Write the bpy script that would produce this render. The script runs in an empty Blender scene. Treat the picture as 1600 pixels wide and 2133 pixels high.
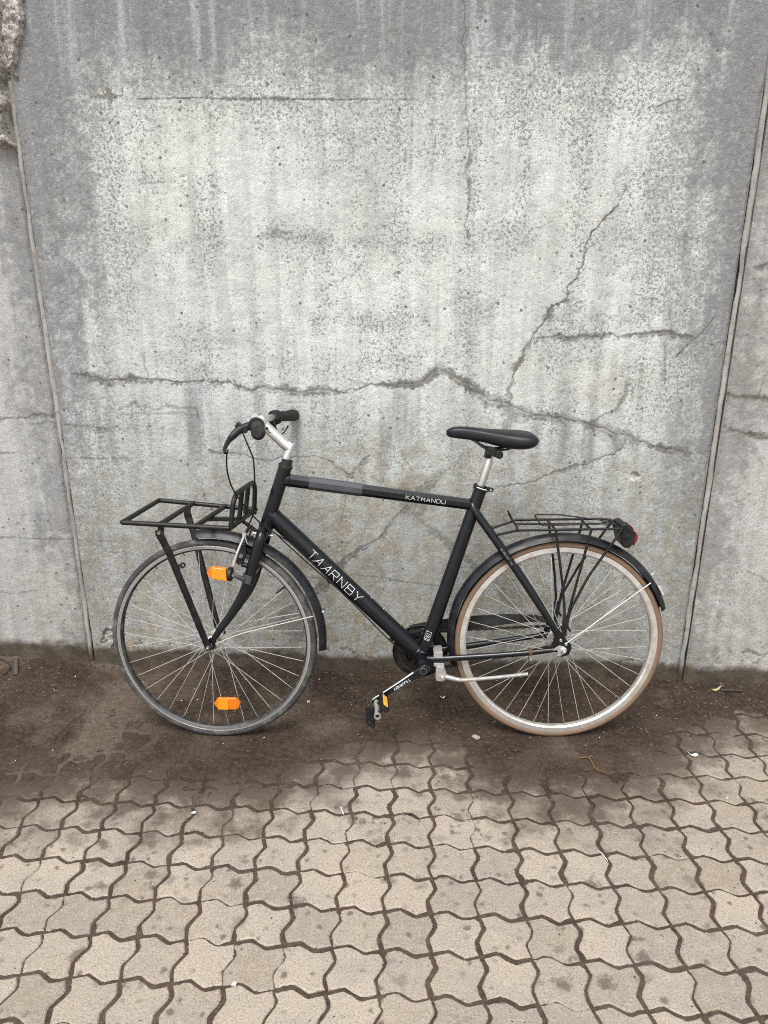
import bpy, math, random
import numpy as np
from mathutils import Vector, Matrix

random.seed(7)
rng = np.random.default_rng(11)
R = math.radians
scene = bpy.context.scene
COL = scene.collection

# ------------------------------------------------------------------ camera
cam_data = bpy.data.cameras.new('camera')
cam_data.sensor_fit = 'VERTICAL'
cam_data.sensor_height = 24.0
cam_data.lens = 24.0 * 1602.0 / 2133.0
cam_data.clip_start = 0.05
cam_data.clip_end = 500.0
cam = bpy.data.objects.new('camera', cam_data)
COL.objects.link(cam)
cam.location = (0.0, 0.0, 1.60)
cam.rotation_euler = (R(90 - 19.618), 0, 0)
scene.camera = cam

# ------------------------------------------------------------------ sky, sun, exposure
SUN_EL, SUN_AZ = 60.0, 196.0          # azimuth clockwise from +Y: behind the camera, a little to the left
world = bpy.data.worlds.new('World')
scene.world = world
world.use_nodes = True
wt = world.node_tree
wt.nodes.clear()
sky = wt.nodes.new('ShaderNodeTexSky')
sky.sky_type = 'NISHITA'
sky.sun_disc = False
sky.sun_elevation = R(SUN_EL)
sky.sun_rotation = R(SUN_AZ)
sky.air_density = 1.0
sky.dust_density = 4.0
sky.ozone_density = 1.0
hs = wt.nodes.new('ShaderNodeHueSaturation')
hs.inputs['Saturation'].default_value = 0.30     # overcast: nearly colourless sky
bgn = wt.nodes.new('ShaderNodeBackground')
bgn.inputs['Strength'].default_value = 0.13
wo = wt.nodes.new('ShaderNodeOutputWorld')
wt.links.new(sky.outputs[0], hs.inputs['Color'])
wt.links.new(hs.outputs[0], bgn.inputs['Color'])
wt.links.new(bgn.outputs[0], wo.inputs['Surface'])

sun_data = bpy.data.lights.new('sun', 'SUN')
sun_data.energy = 1.4
sun_data.angle = R(26)
sun_data.color = (1.0, 0.985, 0.96)
sun = bpy.data.objects.new('sun', sun_data)
COL.objects.link(sun)
sd = Vector((math.sin(R(SUN_AZ)) * math.cos(R(SUN_EL)), math.cos(R(SUN_AZ)) * math.cos(R(SUN_EL)), math.sin(R(SUN_EL))))
sun.rotation_euler = sd.to_track_quat('Z', 'Y').to_euler()
sun.location = sd * 20

vs = scene.view_settings
vs.view_transform = 'Standard'
vs.look = 'None'
vs.gamma = 1.0
vs.use_curve_mapping = False
vs.exposure = 0.90
scene.cycles.filter_width = 1.05
scene.cycles.use_denoising = False
scene.cycles.max_bounces = 6
scene.cycles.sample_clamp_indirect = 4.0
scene.cycles.use_adaptive_sampling = False

# ------------------------------------------------------------------ material helpers
class NT:
    def __init__(s, name):
        s.m = bpy.data.materials.new(name)
        s.m.use_nodes = True
        s.t = s.m.node_tree
        s.t.nodes.clear()
        s.out = s.t.nodes.new('ShaderNodeOutputMaterial')
        s.b = s.t.nodes.new('ShaderNodeBsdfPrincipled')
        s.t.links.new(s.b.outputs[0], s.out.inputs[0])
        s._oc = None
    def L(s, a, b): s.t.links.new(a, b)
    def put(s, sock, v):
        if hasattr(v, 'is_output') or isinstance(v, bpy.types.NodeSocket): s.L(v, sock)
        else: sock.default_value = v
    def oc(s):
        if s._oc is None: s._oc = s.t.nodes.new('ShaderNodeTexCoord')
        return s._oc.outputs['Object']
    def pos(s): return s.t.nodes.new('ShaderNodeNewGeometry').outputs['Position']
    def attr(s, n):
        a = s.t.nodes.new('ShaderNodeAttribute'); a.attribute_name = n
        return a.outputs['Fac']
    def noise(s, scale, detail=4, rough=.55, vec=None, dist=0.0):
        n = s.t.nodes.new('ShaderNodeTexNoise')
        n.inputs['Scale'].default_value = scale; n.inputs['Detail'].default_value = detail
        n.inputs['Roughness'].default_value = rough; n.inputs['Distortion'].default_value = dist
        s.L(vec if vec is not None else s.oc(), n.inputs['Vector'])
        return n.outputs['Fac']
    def voro(s, scale, vec=None, rand=1.0):
        n = s.t.nodes.new('ShaderNodeTexVoronoi')
        n.inputs['Scale'].default_value = scale; n.inputs['Randomness'].default_value = rand
        s.L(vec if vec is not None else s.oc(), n.inputs['Vector'])
        return n.outputs['Distance'], n.outputs['Color']
    def scale(s, v, k):
        n = s.t.nodes.new('ShaderNodeVectorMath'); n.operation = 'MULTIPLY'
        s.L(v, n.inputs[0]); n.inputs[1].default_value = k
        return n.outputs[0]
    def math(s, op, a, b=0.0, c=0.0, clamp=False):
        n = s.t.nodes.new('ShaderNodeMath'); n.operation = op; n.use_clamp = clamp
        s.put(n.inputs[0], a); s.put(n.inputs[1], b); s.put(n.inputs[2], c)
        return n.outputs[0]
    def ss(s, v, lo, hi, a=0.0, b=1.0):
        n = s.t.nodes.new('ShaderNodeMapRange'); n.interpolation_type = 'SMOOTHSTEP'
        s.put(n.inputs['Value'], v); s.put(n.inputs['From Min'], lo); s.put(n.inputs['From Max'], hi)
        n.inputs['To Min'].default_value = a; n.inputs['To Max'].default_value = b
        return n.outputs[0]
    def mix(s, f, a, b, mode='MIX'):
        n = s.t.nodes.new('ShaderNodeMix'); n.data_type = 'RGBA'; n.blend_type = mode
        s.put(n.inputs['Factor'], f)
        s.put(n.inputs[6], a if not isinstance(a, tuple) else (*a, 1)[:4])
        s.put(n.inputs[7], b if not isinstance(b, tuple) else (*b, 1)[:4])
        return n.outputs[2]
    def sep(s, v):
        n = s.t.nodes.new('ShaderNodeSeparateXYZ'); s.L(v, n.inputs[0]); return n.outputs
    def bump(s, h, strength=.3, dist=.002):
        n = s.t.nodes.new('ShaderNodeBump')
        n.inputs['Strength'].default_value = strength; n.inputs['Distance'].default_value = dist
        s.L(h, n.inputs['Height']); s.L(n.outputs[0], s.b.inputs['Normal'])
    def curve(s, v, pts):
        n = s.t.nodes.new('ShaderNodeFloatCurve')
        s.L(v, n.inputs['Value'])
        c = n.mapping.curves[0]
        c.points[0].location = pts[0]; c.points[1].location = pts[-1]
        for p in pts[1:-1]: c.points.new(*p)
        n.mapping.update()
        return n.outputs[0]
    def rand(s): return s.t.nodes.new('ShaderNodeObjectInfo').outputs['Random']
    def set(s, **k):
        for n, v in k.items():
            n = {'base': 'Base Color', 'rough': 'Roughness', 'metal': 'Metallic', 'spec': 'Specular IOR Level', 'coat': 'Coat Weight', 'coatr': 'Coat Roughness', 'trans': 'Transmission Weight'}[n]
            if isinstance(v, tuple): v = (*v, 1)[:4]
            s.put(s.b.inputs[n], v)
        return s

# ------------------------------------------------------------------ noise fields in numpy (value noise)
def vnoise(x, y, seed):
    xi = np.floor(x).astype(np.int64); yi = np.floor(y).astype(np.int64)
    fx = x - xi; fy = y - yi
    fx = fx * fx * (3 - 2 * fx); fy = fy * fy * (3 - 2 * fy)
    def h(a, b):
        n = (a * 374761393 + b * 668265263 + seed * 1442695041) & 0x7fffffff
        n = ((n ^ (n >> 13)) * 1274126177) & 0x7fffffff
        return ((n ^ (n >> 16)) & 0xffff) / 65535.0
    return (h(xi, yi) * (1 - fx) + h(xi + 1, yi) * fx) * (1 - fy) + (h(xi, yi + 1) * (1 - fx) + h(xi + 1, yi + 1) * fx) * fy
def fbm(x, y, scale, octv=4, seed=0, gain=.5):
    t = 0; a = 1; s = 0
    for i in range(octv):
        t = t + a * vnoise(x * scale + 17.3 * i, y * scale - 9.1 * i, seed + i); s += a
        a *= gain; scale *= 2.03
    return t / s
def sst(v, a, b):
    t = np.clip((v - a) / (b - a), 0, 1)
    return t * t * (3 - 2 * t)

def mesh_obj(name, verts, faces, mats, parent=None, smooth=None, mi=None):
    me = bpy.data.meshes.new(name)
    me.from_pydata([tuple(v) for v in verts], [], [tuple(f) for f in faces])
    for m in (mats if isinstance(mats, (list, tuple)) else [mats]): me.materials.append(m)
    if mi is not None: me.polygons.foreach_set('material_index', mi)
    if smooth is not None:
        me.polygons.foreach_set('use_smooth', [True] * len(me.polygons))
        if smooth < 179: me.set_sharp_from_angle(angle=R(smooth))
    me.update()
    o = bpy.data.objects.new(name, me)
    COL.objects.link(o)
    if parent: o.parent = parent
    return o
def grid_obj(name, P, nx, ny, mat, parent=None, attrs=None, flip=False, extra=None):
    """P (ny*nx,3) row-major grid; extra = (verts, faces) appended (indices already global)."""
    idx = np.arange(nx * ny).reshape(ny, nx)
    q = np.stack([idx[:-1, :-1], idx[:-1, 1:], idx[1:, 1:], idx[1:, :-1]], -1).reshape(-1, 4)
    if flip: q = q[:, ::-1]
    V = P
    if extra:
        V = np.concatenate([P, extra[0]]); q = np.concatenate([q, extra[1]])
    me = bpy.data.meshes.new(name)
    me.vertices.add(len(V)); me.vertices.foreach_set('co', V.astype(np.float32).ravel())
    me.loops.add(q.size); me.loops.foreach_set('vertex_index', q.astype(np.int32).ravel())
    me.polygons.add(len(q)); me.polygons.foreach_set('loop_start', np.arange(0, q.size, 4, dtype=np.int32))
    me.polygons.foreach_set('loop_total', np.full(len(q), 4, dtype=np.int32))
    me.update(calc_edges=True)
    sm = np.ones(len(q), dtype=bool)
    if extra: sm[-len(extra[1]):] = False
    me.polygons.foreach_set('use_smooth', sm)
    me.materials.append(mat)
    for k, v in (attrs or {}).items():
        a = me.attributes.new(k, 'FLOAT', 'POINT')
        vv = np.zeros(len(V), np.float32); vv[:len(v)] = v
        a.data.foreach_set('value', vv)
    me.validate()
    o = bpy.data.objects.new(name, me)
    COL.objects.link(o)
    if parent: o.parent = parent
    return o
def tag(o, label=None, cat=None, group=None, kind=None):
    if label: o['label'] = label
    if cat: o['category'] = cat
    if group: o['group'] = group
    if kind: o['kind'] = kind
    return o
def empty(name, loc=(0, 0, 0), rot=(0, 0, 0)):
    o = bpy.data.objects.new(name, None); COL.objects.link(o)
    o.location = loc; o.rotation_euler = rot
    o.empty_display_size = .1
    return o

# ------------------------------------------------------------------ materials of the place
def mat_concrete(name, pale, grey, crust):
    n = NT(name)
    co = n.oc()
    flat = n.scale(co, (1, 0.25, 1))
    pal, crack, damp, speck, stain, streak = [n.attr(k) for k in ('pale', 'crack', 'damp', 'speck', 'stain', 'streak')]
    big = n.noise(2.2, 4, .6, flat); med = n.noise(16, 5, .68, flat)
    base = n.mix(pal, grey, pale)
    base = n.mix(n.ss(big, .38, .70, 0, .35), base, n.mix(pal, (.25, .24, .225), (.50, .475, .415)))
    base = n.mix(n.ss(med, .42, .70, 0, .55), base, n.mix(pal, (.175, .18, .188), (.42, .425, .415)))
    # light run-marks and dark streaks left by rain
    st = n.noise(1.0, 4, .62, n.scale(co, (22, 1, 1.6)))
    base = n.mix(n.math('MULTIPLY', n.ss(st, .52, .72, 0, .7), streak), base, (.43, .435, .45))
    base = n.mix(n.math('MULTIPLY', n.ss(st, .46, .30), streak), base, (.162, .172, .182))
    # yellowish stain
    base = n.mix(n.math('MULTIPLY', n.ss(med, .38, .62), stain), base, (.285, .235, .145))
    # faint vertical wash marks everywhere
    base = n.mix(n.ss(st, .58, .40, 0, .42), base, n.mix(.55, base, (.16, .165, .16)))
    # crusty crumbs: dark in the pale skin, light in the grey
    sp = n.noise(100, 6, .76, flat, .3)
    thr = n.math('MULTIPLY_ADD', speck, -.150, .632)
    spm = n.ss(sp, thr, n.math('ADD', thr, .045))
    fine = n.noise(230, 3, .7, flat)
    base = n.mix(n.math('MULTIPLY', spm, n.math('MULTIPLY_ADD', pal, .55, .36)), base, n.mix(n.ss(fine, .38, .62), (.105, .112, .110), (.235, .24, .232)))
    clump = n.noise(30, 6, .80, flat, .4)
    base = n.mix(n.ss(clump, .635, .675, 0, .8), base, (.15, .157, .152))
    lt = n.ss(n.noise(58, 6, .82, flat, .5), .535, .60)
    base = n.mix(n.math('MULTIPLY', lt, n.math('MULTIPLY_ADD', pal, crust * .6, crust * .42)), base, (.60, .615, .60))
    base = n.mix(n.ss(fine, .58, .44, 0, .25), base, n.mix(.6, base, (.10, .10, .10)))
    # pin holes
    vd, vc = n.voro(40, flat)
    sc_ = n.sep(vc)
    hole = n.math('MULTIPLY', n.ss(n.math('ADD', vd, n.math('MULTIPLY', sc_[1], .10)), .24, .17), n.ss(sc_[0], .80, .84))
    base = n.mix(n.math('MULTIPLY', hole, .8), base, (.095, .098, .09))
    # wet cracks, damp foot
    base = n.mix(crack, base, n.mix(n.ss(med, .35, .65), (.058, .055, .046), (.118, .112, .096)))
    base = n.mix(n.ss(crack, .90, 1.0, 0, .75), base, (.055, .052, .045))
    base = n.mix(n.math('MULTIPLY', damp, .95), base, n.mix(n.ss(med, .35, .65), (.040, .030, .020), (.085, .068, .047)))
    n.set(base=base, rough=.92, spec=.22)
    n.bump(n.math('ADD', fine, n.math('MULTIPLY', sp, -1.2)), .7, .003)
    return n.m
M_WALL = mat_concrete('weathered_concrete', (.67, .705, .675), (.216, .223, .220), .46)
M_WALL_SIDE = mat_concrete('plain_concrete', (.47, .47, .455), (.27, .27, .262), .22)

def mat_rubble():
    n = NT('broken_concrete')
    b = n.mix(n.ss(n.noise(40, 6, .7), .35, .65), (.27, .245, .22), (.50, .475, .44))
    b = n.mix(n.ss(n.noise(120, 4, .7), .52, .6, 0, .8), b, (.07, .06, .055))
    n.set(base=b, rough=.95, spec=.2); n.bump(n.noise(150, 5, .7), .8, .004)
    return n.m
M_RUBBLE = mat_rubble()
def mat_sealant():
    n = NT('joint_sealant')
    b = n.mix(n.ss(n.noise(30, 5, .6, n.scale(n.oc(), (1, 1, .25))), .35, .65), (.235, .222, .205), (.35, .335, .315))
    b = n.mix(n.ss(n.math('ADD', n.sep(n.oc())[2], n.math('MULTIPLY', n.noise(25, 4, .6), .06)), .14, .07), b, (.06, .046, .032))
    b = n.mix(n.ss(n.noise(60, 5, .7), .52, .66, 0, .6), b, (.15, .13, .11))
    n.set(base=b, rough=.85, spec=.2); n.bump(n.noise(120, 4, .6), .5, .002)
    return n.m
M_SEAL = mat_sealant()

FILM = [(-3.0, 1.80), (-1.128, 1.828), (-1.004, 1.869), (-0.868, 1.889), (-0.64, 1.848), (-0.455, 1.848), (-0.344, 1.869), (-0.237, 1.954), (-0.092, 2.045), (0.0, 2.093), (0.155, 2.069), (0.246, 2.045), (0.297, 1.92), (0.381, 1.875), (0.583, 1.86), (0.742, 1.90), (0.876, 1.96), (1.012, 2.10), (1.171, 2.195), (1.32, 2.236), (3.0, 2.25)]
FULL = [(-3.0, 2.03), (-1.242, 2.05), (-0.798, 2.13), (-0.474, 2.118), (-0.163, 2.195), (0.164, 2.222), (0.453, 2.03), (0.692, 2.06), (0.87, 2.222), (1.184, 2.306), (1.366, 2.335), (3.0, 2.34)]

def soil_colour(n, vec):
    s1 = n.noise(6, 6, .65, vec); s2 = n.noise(60, 5, .7, vec); s3 = n.noise(320, 3, .6, vec)
    b = n.mix(n.ss(s1, .36, .66), (.025, .0170, .0115), (.052, .036, .0245))
    b = n.mix(n.ss(s2, .40, .66, 0, .5), b, (.085, .062, .044))
    b = n.mix(n.ss(s3, .60, .72, 0, .55), b, (.15, .125, .10))
    return b, s1, s2, s3
def mat_soil():
    n = NT('damp_soil'); p = n.pos()
    b, s1, s2, s3 = soil_colour(n, p)
    dry = n.attr('dry')
    b = n.mix(dry, b, n.mix(n.ss(s2, .35, .65), (.115, .088, .066), (.17, .135, .10)))
    n.set(base=b, rough=.92, spec=.25)
    n.bump(n.math('ADD', n.math('MULTIPLY', s2, 1.0), s3), .9, .005)
    return n.m
M_SOIL = mat_soil()
def mat_paver():
    n = NT('concrete_paver'); p = n.pos()
    s = n.sep(p)
    rnd = n.rand()
    pv = n.scale(p, (1, 1, 0))
    n4 = n.noise(3.5, 4, .6, pv); n40 = n.noise(38, 5, .7, pv); n10 = n.noise(10, 4, .62, pv); f = n.noise(190, 4, .75, pv)
    b = n.mix(rnd, (.255, .212, .166), (.385, .330, .264))
    b = n.mix(n.ss(n4, .40, .66, 0, .7), b, (.262, .233, .203))
    b = n.mix(n.ss(n40, .42, .70, 0, .5), b, (.385, .338, .275))
    b = n.mix(n.ss(f, .50, .64, 0, .7), b, (.165, .138, .110))
    b = n.mix(n.ss(f, .43, .32, 0, .75), b, (.47, .415, .335))
    # film of earth towards the wall: follows the drifted soil, ragged edge
    xn = n.math('MULTIPLY_ADD', s[0], 1 / 6.0, .5)
    yb = n.curve(xn, [((x + 3) / 6, y - 1.5) for x, y in FILM])
    yf0 = n.math('SUBTRACT', n.math('SUBTRACT', s[1], 1.5), yb)
    # damp blotches, thicker near the earth
    dens = n.ss(yf0, -.60, .0, .34, -.1)
    for sc_, th in ((13, .26), (31, .24)):
        vd, vc = n.voro(sc_, pv)
        dd = n.math('ADD', vd, n.math('MULTIPLY_ADD', n40, 1.0, -.5))
        k = n.sep(vc)
        m = n.math('MULTIPLY', n.ss(dd, th + .10, th - .16), n.ss(k[1], n.math('ADD', dens, .14), n.math('ADD', dens, .30)))
        b = n.mix(n.math('MULTIPLY', m, n.math('MULTIPLY_ADD', k[2], .5, .38)), b, (.115, .095, .074))
    yf = n.math('ADD', yf0, n.math('MULTIPLY_ADD', n10, .62, -.31))
    yf = n.math('ADD', yf, n.math('MULTIPLY_ADD', n40, .22, -.11))
    film = n.ss(yf, -.20, .09)
    sb, s1, s2, s3 = soil_colour(n, p)
    fc = n.mix(n.ss(yf0, .02, .20, .60, .0), sb, (.125, .098, .075))
    b = n.mix(film, b, fc)
    n.set(base=b, rough=.9, spec=.22)
    n.bump(n.math('ADD', n40, f), .75, .003)
    return n.m
M_PAVER = mat_paver()
def mat_far_ground():
    n = NT('far_paving')
    p = n.pos()
    b = n.mix(n.ss(n.noise(1.3, 6, .6, p), .35, .65), (.22, .185, .145), (.32, .275, .22))
    n.set(base=b, rough=.92); return n.m
M_FAR = mat_far_ground()

# ------------------------------------------------------------------ ground
g = mesh_obj('ground', [(-80, -80, -.03), (80, -80, -.03), (80, 80, -.03), (-80, 80, -.03)], [(0, 1, 2, 3)], M_FAR)
tag(g, 'wide paved yard running out to the horizon', kind='structure')

# paving lattice: nodes P0 + i*A - j*Bv
P0 = np.array([-.93838, 1.66526]); A = np.array([.11827, -.00747]); Bv = np.array([-.00666, -.11482])
HS = [(0, 0), (.16, -.045), (.31, -.090), (.37, -.082), (.63, .070), (.70, .080)]          # wave of the edges that run along the wall
VS = [(0, 0), (.14, .045), (.27, .088), (.34, .078), (.62, -.062), (.70, -.070)]      # wave of the edges that run away from it
def edge_w(kind, i, j):
    r = random.Random((i * 7919 + j * 104729 + kind * 15485863) & 0xffffff)
    v = r.random()
    if v < .08: return .0011
    if v < .20: return .0028
    return r.uniform(.0038, .0062)
def paver_outline(i, j):
    pts = []; ins = []
    wt_, wb_, wl_, wr_ = edge_w(0, i, j), edge_w(0, i, j + 1), edge_w(1, i, j), edge_w(1, i + 1, j)
    # order: far edge (left to right), right edge (far to near), near edge (right to left), left edge (near to far)
    rr = random.Random(i * 31 + j * 977)
    def add(c, off, lo, hi): pts.append(P0 + c[0] * A + c[1] * Bv); ins.append(off)
    for t, d in HS: add((i + t, j + d), (0, wt_), 0, 0)
    for t, d in VS: add((i + 1 + d, j + t), (-wr_, 0), 0, 0)
    for t, d in [(1, 0)] + HS[:0:-1]: add((i + t, j + 1 + d), (0, -wb_), 0, 0)
    for t, d in [(1, 0)] + VS[:0:-1]: add((i + d, j + t), (wl_, 0), 0, 0)
    a = A / np.linalg.norm(A); b = Bv / np.linalg.norm(Bv)
    out = []
    n = len(pts)
    for k in range(n):
        o = ins[k]
        if k % 6 == 0:                                    # corner: both insets
            q = ins[k - 1]; o = (o[0] + q[0], o[1] + q[1])
        jit = np.array([rr.uniform(-.0008, .0008), rr.uniform(-.0008, .0008)])
        if k % 6 == 0 and rr.random() < .18:              # chipped corner
            o = (o[0] * 1.0 + np.sign(o[0]) * rr.uniform(.002, .006), o[1] + np.sign(o[1]) * rr.uniform(.002, .006))
        out.append(pts[k] + a * o[0] + b * o[1] + jit)
    fine = []
    for k in range(n):
        e = out[(k + 1) % n] - out[k]; nn = np.array([e[1], -e[0]]) / (np.linalg.norm(e) + 1e-9)
        fine += [out[k], (out[k] + out[(k + 1) % n]) / 2 + nn * (rr.gauss(0, .0012) + (rr.choice((-1, 1)) * .0 ))]
    return np.array(fine)
def paver_geo(i, j):
    rr = random.Random(i * 131 + j * 7)
    o = paver_outline(i, j)
    c = o.mean(0)
    dz = rr.uniform(-.0018, .0012); tx = rr.uniform(-.018, .018); ty = rr.uniform(-.018, .018)
    n = len(o)
    # inset for the chamfer
    def z(p, base): d = p - c; return base + dz + tx * d[0] + ty * d[1]
    inner = []
    for k in range(n):
        e = o[(k + 1) % n] - o[k - 1]; e = e / np.linalg.norm(e)
        nn = np.array([e[1], -e[0]])
        if nn @ (c - o[k]) < 0: nn = -nn
        inner.append(o[k] + nn * .0032)
    V = [(*p, z(p, .0)) for p in inner] + [(*p, z(p, -.0028)) for p in o] + [(*p, -.028) for p in o]
    V.append((*c, z(c, .0006)))
    F = []
    for k in range(n):
        k2 = (k + 1) % n
        F.append((3 * n, k2, k))
        F.append((k, k2, n + k2, n + k)); F.append((n + k, n + k2, 2 * n + k2, 2 * n + k))
    return V, F, c
pavement = mesh_obj('pavement', [(-3.2, -1.5, -.022), (3.2, -1.5, -.022), (3.2, 2.75, -.022), (-3.2, 2.75, -.022)], [(0, 1, 2, 3)], M_SOIL)
tag(pavement, 'interlocking wavy concrete paving with dark earth in the joints', kind='structure')
def in_view(c):
    # inside the picture, with a little margin
    d = c[1] * math.cos(R(19.618)) + 1.6 * math.sin(R(19.618))
    yv = (1.6 * math.cos(R(19.618)) - c[1] * math.sin(R(19.618))) / d
    return abs(c[0] / d) < .545 and yv < .70
cells = []
for j in range(-9, 26):
    for i in range(-17, 36):
        V, F, c = paver_geo(i, j)
        if c[1] > 2.60 - .052 * c[0] or abs(c[0]) > 2.9 or c[1] < -1.2: continue
        cells.append((V, F, c))
near = [x for x in cells if in_view(x[2])]
near.sort(key=lambda x: x[2][1])
shown = near[:300]
ids = set(id(x) for x in shown)
for V, F, c in shown:
    V2 = [(x - c[0], y - c[1], z) for x, y, z in V]
    o = mesh_obj('paver', V2, F, M_PAVER, pavement, smooth=25)
    o.location = (c[0], c[1], 0)
VV = []; FF = []
for x in cells:
    if id(x) in ids: continue
    k = len(VV); VV += x[0]; FF += [tuple(q + k for q in f) for f in x[1]]
o = mesh_obj('paver_field', VV, FF, M_PAVER, pavement, smooth=25)
tag(o, kind='stuff')

# earth: fills the joints and drifts over the paving at the wall foot
nx, ny = 640, 330
gx = np.linspace(-2.3, 2.3, nx); gy = np.linspace(.35, 2.72, ny)
GX, GY = np.meshgrid(gx, gy)
fb = np.interp(GX, [p[0] for p in FILM], [p[1] for p in FILM]); fu = np.interp(GX, [p[0] for p in FULL], [p[1] for p in FULL]) + .09
n1 = fbm(GX, GY, 5, 5, 3) - .5; n2 = fbm(GX, GY, 28, 4, 9) - .5; n3 = fbm(GX, GY, 90, 3, 21) - .5
yb_ = GY + n1 * .22 + n2 * .10
Z = -.0036 + n2 * .0026 + n3 * .002
Z += .0020 * sst(yb_, fb - .10, fb + .16)
Z += .0060 * sst(yb_, fu - .12, fu + .22)
wally = 2.6087 - .0519 * GX
Z += np.clip(.010 * sst(GY, wally - .38, wally), 0, 1) * (0.6 + n1) + .014 * sst(GX, -.9, -1.5) * sst(GY, wally - .4, wally)
Z += sst(yb_, fu, fu + .1) * (n1 * .006 + n2 * .007 + n3 * .008)
for wx in (-.5646, .575):                                   # tyres have pressed the earth down
    d = np.hypot((GX - wx) / 2.2, GY - 2.221)
    Z = np.minimum(Z, .0030 + .25 * np.maximum(d - .02, 0))
dry = np.clip(sst(fbm(GX, GY, 3.2, 5, 44), .46, .66) * sst(GX, -.4, -1.3) * .9, 0, 1) * sst(yb_, fb, fu)
dry = np.maximum(dry, .35 * sst(fbm(GX, GY, 7, 4, 55), .55, .75))
dry = np.maximum(dry, (1 - sst(GY, fb - .15, fb + .1)) * (.08 + .38 * fbm(GX, GY, 20, 4, 66)))
o = grid_obj('soil', np.stack([GX, GY, Z], -1).reshape(-1, 3), nx, ny, M_SOIL, attrs={'dry': dry.ravel()})
tag(o, 'dark brown damp earth in the joints and along the wall foot', kind='stuff')

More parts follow.
